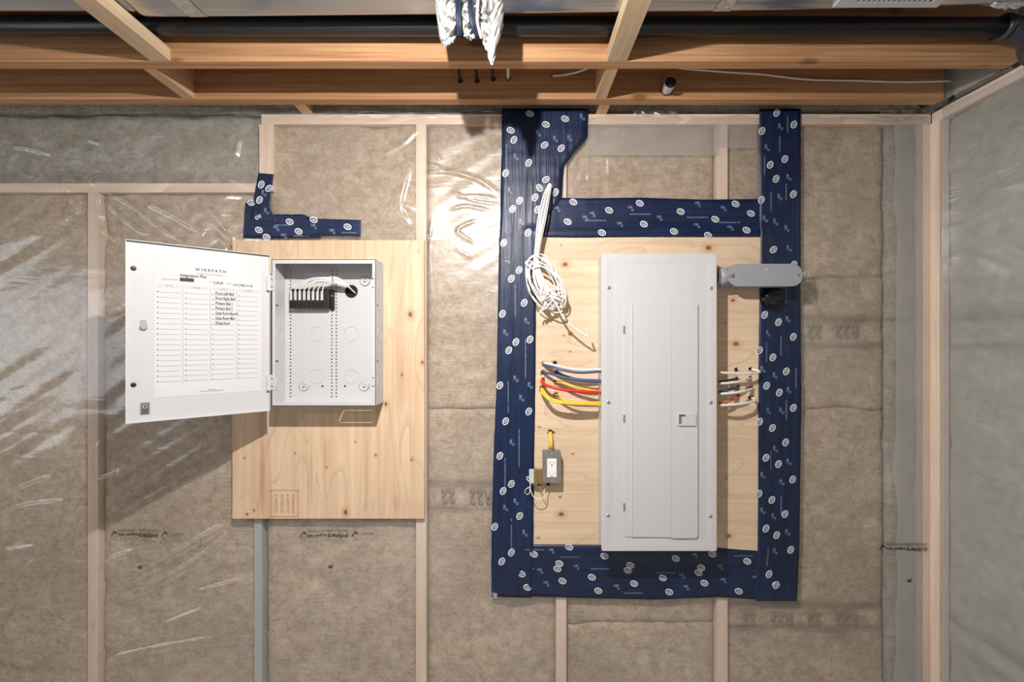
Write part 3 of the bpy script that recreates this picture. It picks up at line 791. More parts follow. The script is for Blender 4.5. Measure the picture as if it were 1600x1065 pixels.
tt = tape_piece('sheathing_tape', 'level navy printed tape strip along the top edge of the pale plywood',
    [((832, 308), (838, 372)), ((900, 311), (900, 373)), ((1000, 310), (1000, 372)), ((1100, 313), (1100, 372)), ((1190, 312), (1190, 372))], 'x', lift=0.0)
tb = tape_piece('sheathing_tape', 'level navy printed tape strip shaded under the bottom edge of the breaker panel',
    [((770, 846), (769, 927)), ((830, 846), (830, 929)), ((930, 847), (900, 931)), ((1020, 848), (1020, 934)), ((1120, 852), (1120, 930)), ((1190, 857), (1190, 934)), ((1238, 858), (1238, 935))], 'x', lift=0.0)
tape_print(tl, [(828, 177, -20), (883, 185, -20), (853, 194, -20), (798, 203, -20), (803, 218), (851, 226, 35), (877, 231, 50), (826, 254), (790, 270), (853, 280, 35), (843, 293, 120), (868, 300), (836, 308), (812, 313), (801, 326), (840, 327), (825, 364), (787, 379), (811, 422), (799, 435), (819, 473), (785, 490), (828, 530), (806, 534), (795, 547), (781, 602), (826, 642), (790, 658), (781, 712), (832, 752), (799, 756), (786, 767), (812, 805), (773, 823), (784, 877), (799, 863)],
    [(797, 296), (841, 206), (868, 215), (890, 214), (815, 345), (793, 405), (823, 500), (790, 518), (806, 590), (828, 600), (800, 690), (815, 620), (806, 782), (790, 792), (820, 830), (806, 243), (910, 181)],
    [(792, 250, 50), (806, 470, 50), (822, 560, 60), (795, 620, 50), (812, 700, 60), (790, 740, 50), (800, 840, 60)], 'z')
tape_print(tr_, [(1214, 176), (1241, 194), (1191, 204), (1227, 248), (1204, 257), (1213, 279), (1240, 303), (1190, 312), (1208, 390, 40), (1241, 413), (1193, 492), (1217, 503), (1240, 526), (1185, 547), (1207, 558), (1229, 580), (1196, 602), (1218, 613), (1240, 637), (1185, 658), (1206, 668), (1228, 691), (1195, 714), (1217, 725), (1239, 749), (1184, 770), (1205, 780), (1227, 803), (1195, 824), (1214, 836), (1236, 859), (1202, 897), (1213, 914)],
    [(1199, 229), (1220, 196), (1233, 275), (1219, 306), (1196, 340), (1230, 355), (1212, 345), (1233, 386), (1232, 497), (1199, 519), (1211, 585), (1233, 608), (1190, 575), (1222, 640), (1200, 640), (1212, 700), (1233, 720), (1190, 740), (1222, 752), (1209, 805), (1231, 830), (1190, 795), (1212, 860)],
    [(1232, 194, 26), (1220, 225, 26), (1196, 258, 30), (1230, 300, 26), (1206, 315, 30), (1230, 460, 30), (1222, 540, 30), (1197, 550, 30), (1245, 590, 30), (1230, 640, 30), (1205, 720, 30), (1222, 790, 30), (1200, 870, 30)], 'z')
tape_print(tt, [(896, 315), (952, 328), (887, 346), (940, 364), (1000, 317), (1006, 350), (1064, 330), (1118, 342), (1052, 362), (1174, 333), (1150, 318), (1165, 360), (1105, 368)], [(925, 334), (914, 340), (968, 350), (985, 325), (1030, 340), (1090, 318), (1088, 352), (1130, 325), (1140, 356), (870, 326)], [(930, 345, 34), (1000, 335, 34), (1090, 340, 34), (1140, 348, 34)], 'x')
tape_print(tb, [(889, 853), (834, 864), (944, 867), (874, 880), (871, 889), (815, 897), (925, 902), (879, 908), (824, 918), (935, 923), (985, 883), (981, 891), (1055, 871), (1096, 887), (1092, 895), (991, 912), (1036, 903), (1101, 911), (1046, 925), (1112, 864), (1167, 876), (1203, 897), (1155, 924), (1213, 914), (773, 929)], [(861, 859), (843, 892), (853, 912), (900, 886), (963, 917), (1065, 900), (1072, 918), (1084, 866), (1125, 886), (1130, 907), (1180, 903), (1185, 919), (808, 868)], [(835, 858, 30), (820, 890, 30), (890, 870, 30), (938, 890, 30), (990, 928, 30), (1040, 896, 30), (1160, 868, 30), (1200, 888, 30)], 'x')
# small patch left of the cabinet board: three short pieces
p1 = tape_piece('sheathing_tape', 'short upright torn navy tape scrap above the corner of the knotty plywood', [((407, 272), (431, 274)), ((402, 295), (427, 300)), ((398, 320), (424, 326)), ((394, 345), (436, 348))], 'z', 0.004, 0.0010)
p2 = tape_piece('sheathing_tape', 'broad torn navy tape scrap resting on top of the knotty plywood corner', [((386, 318), (383, 372)), ((402, 320), (402, 372)), ((430, 336), (430, 372)), ((476, 336), (476, 371)), ((504, 348), (504, 371))], 'x', 0.003, 0.0)
p3 = tape_piece('sheathing_tape', 'slim straight navy tape end reaching along the top of the knotty plywood', [((476, 342), (476, 370)), ((500, 343), (500, 367)), ((566, 345), (565, 369))], 'x', 0.001, 0.0018)
tape_print(p1, [(408, 288), (420, 294, 40), (405, 312)], [(412, 300), (416, 328)], [], 'z')
tape_print(p2, [(392, 316, 0), (404, 338, 20), (452, 346), (404, 359), (466, 361), (416, 370)], [(430, 356), (442, 368), (400, 332)], [(440, 352, 24), (470, 369, 24)], 'x')
tape_print(p3, [(543, 354), (490, 343)], [(518, 361), (489, 353)], [(545, 364, 24)], 'x')

# ------------------------------------------------------------------ open wiring cabinet
dF = 1.54; dB = 1.631            # front edge and back plate
bx0, bx1, bz0, bz1 = WX(424.5, dF), WX(587, dF), WZ(634, dF), WZ(405, dF)
yF, yB = dF - D, dB - D
cab = root('wiring_cabinet', 'open white steel wiring cabinet with hinged door on the knotty plywood', 'cabinet', ((bx0 + bx1) / 2, yB, bz0))
tk = 0.0018; lip = 0.012
g = G()
g.box(bx0, bx1, yB - tk, yB, bz0, bz1)                                   # back
g.box(bx0, bx0 + tk, yF, yB - tk, bz0, bz1); g.box(bx1 - tk, bx1, yF, yB - tk, bz0, bz1); g.box(bx0, bx1, yF, yB - tk, bz1 - tk, bz1)
g.box(bx0, bx1, yF, yF + tk, bz1 - lip * 1.2, bz1); g.box(bx0, bx1, yF, yF + tk, bz0, bz0 + lip); g.box(bx0, bx0 + lip, yF, yF + tk, bz0 + lip, bz1 - lip * 1.2); g.box(bx1 - lip, bx1, yF, yF + tk, bz0 + lip, bz1 - lip * 1.2)
# bottom with a knock-out outline cut through it
sx0, sx1, sy0, sy1, sl = -0.601, -0.478, 1.5525 - D, 1.6005 - D, 0.0038
for (a, b, c, d) in ((bx0, sx0, yF, yB - tk), (sx1, bx1, yF, yB - tk), (sx0, sx1, yF, sy0), (sx0, sx1, sy1, yB - tk), (sx0 + sl, sx1 - sl, sy0 + sl, sy1 - sl),
                     (sx0, sx0 + .006, sy0 - .0005, sy0 + .004), (sx1 - .006, sx1, sy1 - .004, sy1 + .0005)):
    g.box(a, b, c, d, bz0, bz0 + tk)
g.build('cabinet_body', M['white'], cab)
yi = yB - tk - 0.0006
back = G()
for xc, y0, y1 in ((454, 423, 621), (518.5, 423, 621), (525.5, 423, 621)):
    y = y0
    while y <= y1:
        back.lathe(W(xc, y, yi + D), (0, -1, 0), [(0, 0.0026), (0.0004, 0.0026)], 6); y += 5.3
o = back.build('perforations', M['hole'], cab); o['kind'] = 'stuff'
for (x, y) in ((495, 521), (549, 521), (495, 588), (549, 588)):
    p = W(x, y, yi + D); g = G()
    g.tube([(p.x + 0.026 * math.cos(a * math.pi / 12), p.y, p.z + 0.026 * math.sin(a * math.pi / 12)) for a in range(25)], 0.0009, 5, False); g.build('knockout', M['white'], cab, True)
for (x, y) in ((475, 603), (569, 603), (570, 439)):
    p = W(x, y, yi + D); G().lathe(p, (0, -1, 0), [(0, 0.019), (0.003, 0.015), (0.0032, 0.012), (0.001, 0.010)], 20).build('mount_dimple', M['white'], cab, True)
    G().lathe(p, (0, -1, 0), [(0.001, 0.005), (0.005, 0.005), (0.006, 0.003)], 10).build('screw', M['chrome'], cab, True)
for (x, y) in ((504, 603), (539, 603)):
    G().lathe(W(x, y, yi + D), (0, -1, 0), [(0, 0.0035), (0.0006, 0.0035)], 8).build('pilot_hole', M['hole'], cab)
hp = W(549, 455, yi + D); G().lathe(hp, (0, -1, 0), [(0, 0.0235), (0.0005, 0.0235)], 24).build('cable_hole', M['hole'], cab)
# side knock-outs on the outer right flank and slots
for y in (443, 521, 600):
    z = WZ(y, 1.58); q = [(bx1 + 0.0006, 1.585 - D + 0.022 * math.cos(a * math.pi / 8), z + 0.022 * math.sin(a * math.pi / 8)) for a in range(17)]
    G().tube(q, 0.0008, 5, False).build('knockout', M['steel'], cab, True)
    q = [(bx0 + tk + 0.0004, 1.585 - D + 0.022 * math.cos(a * math.pi / 8), z + 0.022 * math.sin(a * math.pi / 8)) for a in range(17)]
    G().tube(q, 0.0008, 5, False).build('knockout', M['steel'], cab, True)
for y in (477, 564):
    z = WZ(y, 1.57); G().box(bx0 + tk, bx0 + tk + 0.0006, 1.56 - D, 1.58 - D, z - 0.002, z + 0.002).build('slot', M['hole'], cab)
    z = WZ(y, 1.56); G().box(bx1, bx1 + 0.0006, 1.556 - D, 1.566 - D, z - 0.003, z + 0.003).build('slot', M['hole'], cab)
for y in (435, 449, 590, 603):
    G().lathe(W(583, y, dF), (0, -1, 0), [(-0.001, 0.0024), (0.0006, 0.0024)], 8).build('pilot_hole', M['hole'], cab)
# galvanised skin on the right flank
G().box(bx1, bx1 + 0.0004, yF + 0.001, yB, bz0 + 0.001, bz1 - 0.001).build('side_panel', M['steel'], cab)
# door: hinged on the left edge, swung out towards the room
hx, hy = WX(421, dF), dF - D; ex, ey = WX(196, 1.298), 1.298 - D
DU = Vector((ex - hx, ey - hy, 0)); DW = DU.length; DU.normalize(); DN = Vector((DU.y, -DU.x, 0))
if DN.y > 0: DN = -DN
dz0, dz1 = WZ(641, dF), WZ(399, dF)
def DP(u, z, n=0.0): return Vector((hx, hy, 0)) + DU * u + DN * n + Vector((0, 0, z))
def dbox(u0, u1, z0, z1, n0, n1):
    vs = [DP(u, z, n) for u in (u0, u1) for n in (n0, n1) for z in (z0, z1)]
    return vs, [(0, 1, 3, 2), (4, 6, 7, 5), (0, 4, 5, 1), (2, 3, 7, 6), (0, 2, 6, 4), (1, 5, 7, 3)]
def duv(x, y, n=0.0):
    """door-plane coordinates of the point seen at frame x, y"""
    o = Vector((0, -D, H)); r = W(x, y, 1.0) - o; p0 = DP(0, 0, n)
    t = (p0 - o).dot(DN) / r.dot(DN); q = o + r * t
    return (q - Vector((hx, hy, 0))).dot(DU), q.z
g = G()
g.add(*dbox(0, DW, dz0, dz1, -0.0015, 0))
for a in ((0, DW, dz1 - 0.0015, dz1, 0, 0.011), (0, DW, dz0, dz0 + 0.0015, 0, 0.011), (0, 0.0015, dz0, dz1, 0, 0.011), (DW - 0.0015, DW, dz0, dz1, 0, 0.011)): g.add(*dbox(*a))
door = g.build('cabinet_door', M['white'], cab)
def dmap(e): return lambda u, v: DP(u, v, e)
u0, za = duv(408, 424); u1, zb = duv(241, 621)
sheet_g = Print().rect(min(u0, u1), zb, max(u0, u1), za + 0.013)
sheet_g.build('label_sheet', M['paper'], door, dmap(0.0006))
ZA = za + 0.013
def duvp(x, y): return duv(x, y, 0.0)
ink, rule, head = Print(), Print(), Print()
def dtext(pr_, st, xa, xb, yb, size, sl=0.0):
    ua, va = duvp(xa, yb); ub, vb = duvp(xb, yb)
    # text runs towards the hinge: u decreases to the right in view
    vs, fs, wd = text2d(st); kx = (ua - ub) / wd
    pr_.add([(ua - x * kx - y * size * sl, va + y * size) for x, y in vs], fs)
dtext(ink, 'W I R E P A T H', 305, 353, 422.5, 0.0115); 
dtext(rule, 'STRUCTURED WIRING', 308, 349, 428.5, 0.007)
dtext(ink, 'Integration Plus', 281, 322, 431.5, 0.013, 0.15)
dtext(rule, 'INSTALLATION COMPLETED BY', 252, 279, 436.5, 0.006)
dtext(rule, 'DATE', 327, 331, 441, 0.006); dtext(ink, '3.24.25', 333, 348, 443, 0.011, 0.15)
dtext(rule, 'PHONE', 355, 361, 443.5, 0.006); dtext(ink, '519 (780) 5118', 364, 394, 446.5, 0.010, 0.15)
(a, z1_), (b, z2_) = duvp(281, 438), duvp(303, 432); ink.rect(b, z1_ - 0.002, a, z1_ + 0.009)
cols = [(246, 282), (290, 325), (332, 366), (373, 403)]
ztop = duvp(246, 446)[1]; zrow0 = duvp(246, 456)[1]; zrowN = duvp(246, 597)[1]; pitch = (zrow0 - zrowN) / 17
heads = ['TV', 'PHONE', 'DATA', 'AUDIO']
for ci, (a, b) in enumerate(cols):
    ua = duvp(a, 500)[0]; ub = duvp(b, 500)[0]
    head.rect(ub, ztop - 0.004, ua, ztop + 0.006)
    vs, fs, wd = text2d(heads[ci]); kx = 0.018 / wd; uc = (ua + ub) / 2 + 0.009
    rule.add([(uc - x * kx, ztop - 0.002 + y * 0.008) for x, y in vs], fs)
    for r_ in range(18):
        z = zrow0 - pitch * r_; rule.rect(ub, z, ua - 0.004, z + 0.0009)
        ink.rect(ua - 0.002, z + 0.0005, ua + 0.001, z + 0.0030)
    if ci < 3:
        uv = duvp(b + 3.6, 500)[0]; rule.rect(uv - 0.0005, zrowN - 0.004, uv + 0.0005, ztop + 0.004)
for r_, st in enumerate(['Front Left Bed', 'Front Right Bed', 'Primary Bed 1', 'Primary Bed 2', 'Great Room Beyond', 'Great Room Main', 'Dining Room']):
    z = zrow0 - pitch * r_ + 0.002; ua = duvp(336, 500)[0]; ub = duvp(335 + 2.0 * len(st) + 2, 500)[0]
    vs, fs, wd = text2d(st); kx = (ua - ub) / wd
    ink.add([(ua - x * kx - y * 0.002, z + y * 0.0135) for x, y in vs], fs)
dtext(rule, 'structured media', 325, 336, 609, 0.006); dtext(rule, 'installation record and connection chart', 312, 350, 612, 0.006)
for o_, mt, nm, e in ((head, 'head', 'column_headings', 0.0009), (rule, 'rule', 'ruled_lines', 0.0011), (ink, 'ink', 'sheet_lettering', 0.0013)):
    q_ = o_.build(nm, M[mt], door, dmap(e)); q_['kind'] = 'stuff'
for y in (419, 601):
    u, z = duv(208.5, y); q = DP(u, z); G().lathe(q, DN, [(0, 0.0068), (0.0014, 0.0068), (0.002, 0.005)], 16).build('rubber_bumper', M['black'], door, True)
u, z = duv(224.5, 508)
g = G(); g.add(*dbox(u - 0.007, u + 0.007, z - 0.004, z + 0.016, 0, 0.004)); g.lathe(DP(u, z - 0.004), DN, [(0, 0.0095), (0.006, 0.0095), (0.010, 0.007)], 16)
g.build('latch', M['chrome'], door)
ua, za_ = duv(219, 629); ub, zb_ = duv(234, 647)
Print().rect(ub, zb_, ua, za_).build('sticker', M['sticker'], door, dmap(0.0008))
pr = Print(); um = (ua + ub) / 2; pr.ell(um, za_ - 0.012, 0.007, 0.007)
for i in range(4): pr.rect(ub + 0.003, zb_ + 0.003 + i * 0.004, ua - 0.003, zb_ + 0.005 + i * 0.004)
pr.build('sticker_print', M['ink'], door, dmap(0.0011)); pr = Print().ring(um, za_ - 0.012, 0.0055, 0.0055, 0.002); pr.build('sticker_print', M['head'], door, dmap(0.0013))
for (ya, yb_) in ((430, 454), (585, 609)):
    g = G(); z0, z1 = WZ(yb_, dF), WZ(ya, dF)
    g.box(WX(421, dF), WX(430, dF), yF - 0.0022, yF - 0.0004, z0, z1, 0.0005)
    g.tube([(hx, hy - 0.003, z0), (hx, hy - 0.003, z1)], 0.0035, 10)
    g.add(*dbox(0, 0.010, z0, z1, 0.0112, 0.0126))
    hg = g.build('hinge', M['white'], cab)
    for q in (0.28, 0.76):
        G().lathe((WX(426, dF), yF - 0.0022, z0 + (z1 - z0) * q), (0, -1, 0), [(0, 0.0042), (0.0012, 0.0040), (0.0018, 0.002)], 12).build('screw', M['chrome'], hg, True)

# network module on the cabinet's back plate
dm_ = 1.600
mx0, mx1, mz0, mz1 = WX(452, dm_), WX(508, dm_), WZ(481, dm_), WZ(451, dm_)
mod = root('patch_module', 'black eight-port patch module with white jacks inside the wiring cabinet', 'network module', ((mx0 + mx1) / 2, yi, mz0))
g = G().box(mx0, mx1 + 0.012, dm_ - D, yi - 0.0006, mz0, mz1, 0.002); g.box(mx1 + 0.010, mx1 + 0.024, 1.622 - D, yi - 0.0006, mz0 - 0.006, mz1 - 0.002, 0.001)
g.build('module_body', M['black'], mod)
for i in range(8):
    x = mx0 + 0.007 + i * (mx1 - mx0 - 0.008) / 7.6
    G().box(x - 0.0042, x + 0.0042, dm_ - D - 0.004, dm_ - D + 0.002, WZ(469, dm_), WZ(455, dm_), 0.0008).build('jack', M['head'], mod)
    G().box(x - 0.0040, x + 0.0040, dm_ - D - 0.0012, dm_ - D + 0.001, WZ(479, dm_), WZ(472.5, dm_), 0.0008).build('port', M['hole'], mod)
G().lathe(W(519, 462, 1.621), (0, -1, 0), [(-0.001, 0.003), (0.001, 0.003)], 10).build('screw', M['chrome'], mod)
for i in range(8):
    x = mx0 + 0.007 + i * (mx1 - mx0 - 0.008) / 7.6; xp = 800 + x / (dm_) * F
    yA = 427.5 + (i % 4) * 2.2 + (1.5 if i < 4 else 0); j = (i - 3.5)
    pts = [(xp, 458, dm_ - 0.003), (xp + 1.5, 450, 1.590), (xp + (521 - xp) * 0.45, 438.5 + (i % 2) - (3 if i < 3 else 0), 1.577 + 0.002 * (i % 3)), (521, yA + 5, 1.575 + 0.004 * (i // 4)), (538 + (i % 4), 440 + (i % 4) * 2.0, 1.590 + 0.004 * (i // 4)), (551 + (i % 4) * 1.6, 455 + (i % 4), 1.6285)]
    c = G().tube(px(pts, 7), 0.0023, 7).build('network_cable', M['cwhite'], None, True)
    ords = ['first', 'second', 'third', 'fourth', 'fifth', 'sixth', 'seventh', 'eighth']
    tag(c, 'thin white network cable in the ' + ords[i] + ' patch module jack counted from the cabinet hinges', 'cable', 'network cables inside the wiring cabinet')
t_ = W(521.5, 436, 1.579); 
tie = G().tube([(t_.x, t_.y + 0.012 * math.cos(a * math.pi / 8), t_.z + 0.0125 * math.sin(a * math.pi / 8)) for a in range(17)], 0.0013, 5, False).build('cable_tie', M['black'], None, True)
tag(tie, 'thin black cable tie around the white network cables in the cabinet', 'cable tie')

# ------------------------------------------------------------------ breaker panel
px0, px1, pz0, pz1 = WX(940.5, dF), WX(1120.5, dF), WZ(861, dF), WZ(395.5, dF)
pan = root('breaker_panel', 'tall white breaker panel with closed door on the pale plywood', 'electrical panel', ((px0 + px1) / 2, YP, pz0))
G().box(px0 + 0.004, px1 - 0.004, yF + 0.012, YP - 0.0003, pz0 + 0.004, pz1 - 0.004).build('panel_tub', M['white'], pan)
# cover: rim, shallow dished slope, flat field
def ring_faces(loops):
    vs = []; fs = []
    for lp in loops: vs += lp
    for i in range(len(loops) - 1):
        n = len(loops[0])
        for k in range(n):
            a = i * n + k; b = i * n + (k + 1) % n; fs.append((a, b, b + n, a + n))
    n = len(loops[0]); e = (len(loops) - 1) * n; fs.append(tuple(e + k for k in range(n))); return vs, fs
def loop(ins, y, r=0.004, bot=0.0): return [(x, y, z) for x, z in rrect(px0 + ins, px1 - ins, pz0 + ins + bot, pz1 - ins, r, 4)]
vs, fs = ring_faces([loop(0.001, yF + 0.016, 0.004), loop(0, yF + 0.010, 0.004), loop(0, yF + 0.002, 0.004), loop(0.002, yF, 0.004), loop(0.016, yF + 0.0001, 0.004), loop(0.038, yF + 0.0020, 0.004, 0.006), loop(0.046, yF + 0.0020, 0.004, 0.006)])
o = obj('panel_cover', vs, fs, M['panelwhite'], pan)
yc = yF + 0.0020
dx0, dx1, dzb, dzt = WX(975, dF), WX(1089, dF), WZ(838, dF), WZ(471, dF)
g = G().prism(rrect(dx0, dx1, dzb, dzt, 0.012), yc - 0.0030, yc + 0.001)
xs1, xs2 = WX(987, dF), WX(1047.6, dF)
g.prism([(xs1, dzb), (xs2, dzb - 0.001), (xs2, dzt - 0.003), (xs1, dzt - 0.003)], yc - 0.0046, yc)
g.prism([(xs1 - 0.0006, dzb), (xs1 + 0.0016, dzb), (xs1 + 0.0016, dzt - 0.003), (xs1 - 0.0006, dzt - 0.003)], yc - 0.0066, yc)
g.prism(rrect(xs2 + 0.0016, dx1 + 0.001, dzb - 0.003, dzt - 0.003, 0.010, 6, (1, 1, 0, 0)), yc - 0.0070, yc)
pd = g.build('panel_door', M['panelwhite'], pan)
for y in (515, 654, 792):
    p = W(975.5, y, dF); G().box(p.x - 0.0030, p.x + 0.0030, yc - 0.0036, yc, p.z - 0.0135, p.z + 0.0135).build('hinge_slot', M['sticker'], pd)
lx0, lx1, lz0, lz1 = WX(1057.5, dF), WX(1086, dF), WZ(664, dF), WZ(645.5, dF)
yl = yc - 0.0070
g = G(); hx0, hx1, hz0, hz1 = lx0 + 0.004, lx0 + 0.026, lz0 + 0.006, lz1 - 0.003
for (a, b, c, d) in ((lx0, hx0, lz0, lz1), (hx1, lx1, lz0, lz1), (hx0, hx1, lz0, hz0), (hx0, hx1, hz1, lz1)): g.box(a, b, yl - 0.005, yl, c, d)
g.box(hx0 + 0.011, hx1, yl - 0.003, yl, hz0, hz1 - 0.008)
g.build('panel_latch', M['white'], pd)
G().box(hx0, hx1, yl - 0.0006, yl, hz0, hz1).build('latch_recess', M['sticker'], pd)
p = W(1075, 677, dF); G().tube([(p.x + 0.0085 * math.cos(a * math.pi / 10), yl - 0.0002, p.z + 0.0085 * math.sin(a * math.pi / 10)) for a in range(21)], 0.0005, 5, False).build('lock_knockout', M['panelwhite'], pd, True)
for (x, y) in ((951, 449), (1111, 450), (950.5, 628), (1110.5, 628.5), (950, 805), (1110, 806)):
    p = W(x, y, dF); sc_ = G().lathe((p.x, yF + 0.002, p.z), (0, -1, 0), [(0, 0.0068), (0.003, 0.0066), (0.0042, 0.004)], 16).build('cover_screw', M['chrome'], pan, True)
    G().box(p.x - 0.004, p.x + 0.004, yF - 0.0026, yF - 0.0016, p.z - 0.0006, p.z + 0.0006).build('screw_slot', M['hole'], sc_)

# ------------------------------------------------------------------ grey conduit fitting
dC = 1.560; yC = dC - D
cf = root('conduit_body', 'grey plastic conduit elbow fitting between the breaker panel and the navy tape', 'conduit fitting', (WX(1195, dC), YP, WZ(446, dC)))
cx0, cx1, cz0, cz1 = WX(1136, dC), WX(1254, dC), WZ(447, dC), WZ(412, dC)
rr = (cz1 - cz0) / 2
g = G().prism(rrect(cx0 + 0.004, cx1 - 0.003, cz0 + 0.001, cz1 - 0.002, rr * 0.93, 10), yC + 0.003, yC + 0.050)
zc = (cz0 + cz1) / 2
g.lathe((cx1 - rr, yC + 0.045, zc), (0, 1, 0), [(0, rr * 0.9), (0.052, rr * 0.9)], 24)
g.build('fitting_body', M['pvc'], cf, False)
cv = G().prism(rrect(cx0, cx1, cz0, cz1, rr * 0.96, 10), yC - 0.001, yC + 0.0032).build('fitting_cover', M['pvc'], cf)
zh = zc - 0.003
G().lathe((WX(1122, 1.575), yC + 0.030, zh), (1, 0, 0), [(0.004, 0.033), (0.024, 0.034), (0.030, 0.032), (0.050, 0.032)], 28).build('fitting_hub', M['pvc'], cf, True)
G().lathe((WX(1120, 1.575), yC + 0.030, zh), (1, 0, 0), [(0.0, 0.036), (0.007, 0.036)], 8).build('locknut', M['boxsteel'], cf)
screws([(1146, 429), (1247.5, 430)], cv, dC - 0.001, 0.0045, 'cover_screw', 'boxsteel', 0.001)
pr = Print()
for i in range(3): pr.rect(WX(1194 + i * 2.1, dC), WZ(423.5, dC), WX(1194.7 + i * 2.1, dC), WZ(418.5, dC))
pr.rect(WX(1192, dC), WZ(431, dC), WX(1201, dC), WZ(430.6, dC)).build('molded_mark', M['pvcw'], cv, lambda u, v: (u, yC - 0.0016, v))
# black crumpled lump below the fitting
def lump(name, c, rx, rz, ryy, mat, parent, seed, amp=0.35, f=2.5, n=16, m=10):
    c = Vector(c); vs = []; fs = []
    for j in range(m + 1):
        th = math.pi * j / m
        for i in range(n):
            a = 2 * math.pi * i / n; d = Vector((math.sin(th) * math.cos(a), math.sin(th) * math.sin(a), math.cos(th)))
            q = 1 + amp * nz(d.x * f + seed, d.y * f, d.z * f)
            vs.append(c + Vector((d.x * rx * q, d.y * ryy * q, d.z * rz * q)))
    for j in range(m):
        for i in range(n):
            a = j * n + i; b = j * n + (i + 1) % n; fs.append((a, b, b + n, a + n)[::-1])
    return obj(name, vs, fs, mat, parent, True)
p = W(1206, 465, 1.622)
sl_ = lump('black_lump', p, 0.036, 0.036, 0.016, M['blob'], None, 4, 0.7, 4.0, 26, 18)
tag(sl_, 'black crumpled lump on the tape right under the grey conduit fitting', 'blob')
# film gathered into a little ring beside the fitting
q = W(1259, 429, 1.628)
G().tube([(q.x + 0.009 * math.cos(a * math.pi / 8), q.y - 0.004, q.z + 0.011 * math.sin(a * math.pi / 8)) for a in range(17)], 0.0028, 6, False).build('film_gather', M['film2'], film_back, True)

# ------------------------------------------------------------------ supply cables left and right of the panel
def bore(x, y, r, parent, fuzz=True):
    p = W(x, y, dp); h = G().lathe((p.x, YP, p.z), (0, -1, 0), [(-0.0002, r), (0.0007, r)], 14).build('bored_hole', M['hole'], parent)
    if fuzz:
        g = G()
        for i in range(7):
            a = random.uniform(0, 6.28); L = random.uniform(0.004, 0.010)
            s0 = Vector((p.x + math.cos(a) * r, YP - 0.0005, p.z + math.sin(a) * r)); g.tube([s0, s0 + Vector((math.cos(a + .5) * L, -random.uniform(.001, .004), math.sin(a + .5) * L))], [0.0012, 0.0003], 4)
        g.build('torn_fibre', M['fiber'], h)
holes_l = [(850, 568), (848, 581), (848, 593), (846, 606), (867, 567), (869, 597), (868, 616), (870, 581)]
for (x, y) in holes_l: bore(x, y, 0.0075, ply2)
bore(860, 675, 0.010, ply2)
def cable(name, label, pts, r, mat, group=None, flat=1.25):
    c = G().tube(px(pts, 8), r, 8, True, 0, flat).build(name, M[mat], None, True)
    return tag(c, label, 'cable', group)
dE = 1.578
cable('electrical_cable', 'white cable uppermost of those entering the panel beside the white coil', [(850, 567, 1.631), (856, 568, 1.610), (874, 572, 1.588), (900, 577, dE), (941, 577, dE)], 0.0042, 'cwhite')
cable('electrical_cable', 'blue cable lying directly under the uppermost white panel cable', [(849, 569, 1.631), (857, 571, 1.606), (876, 577, 1.583), (905, 582, dE - .004), (941, 580, dE)], 0.0042, 'cblue')
cable('electrical_cable', 'blue cable with its own hole, next above the red panel cable', [(848, 581, 1.631), (857, 583, 1.606), (880, 589, 1.583), (910, 595, dE - .004), (941, 596, dE)], 0.0044, 'cblue')
cable('electrical_cable', 'thinner blue cable running just behind the other blue one into the panel', [(870, 581, 1.631), (880, 586, 1.612), (905, 592, 1.592), (941, 594, dE + .006)], 0.0036, 'cblue')
cable('electrical_cable', 'short yellow cable crossing behind the red cable into the panel', [(869, 597, 1.631), (876, 597, 1.610), (895, 603, 1.590), (920, 609, 1.585), (941, 612, dE + .004)], 0.0044, 'cyellow')
cable('electrical_cable', 'single bright red cable entering the left flank of the breaker panel', [(847, 593, 1.631), (850, 600, 1.600), (864, 605, 1.578), (890, 610, 1.570), (941, 613, dE - .004)], 0.0052, 'cred')
for q in range(2):
    cable('electrical_cable', ('lowest yellow panel cable, outer one of the pair curving from a ragged hole', 'inner yellow cable nested above the lowest one from the same ragged hole')[q], [(846 + q * 2, 606, 1.631), (848 + q * 2, 614 - q * 2, 1.598), (862, 626 - q * 3, 1.575), (890, 630 - q * 2, 1.566 + q * .006), (941, 632 - q * 3, dE)], 0.0040, 'cyellow', 'twin yellow cables low on the panel flank')
cable('electrical_cable', 'yellow cable half hidden behind the twin yellow cables', [(868, 616, 1.631), (876, 622, 1.605), (900, 629, 1.590), (941, 630, dE + .008)], 0.0038, 'cyellow')
holes_r = [(1150, 577), (1172, 576), (1151, 591), (1172, 590), (1153, 604), (1173, 606), (1153, 619), (1172, 621)]
for (x, y) in holes_r: bore(x, y, 0.0062, ply2)
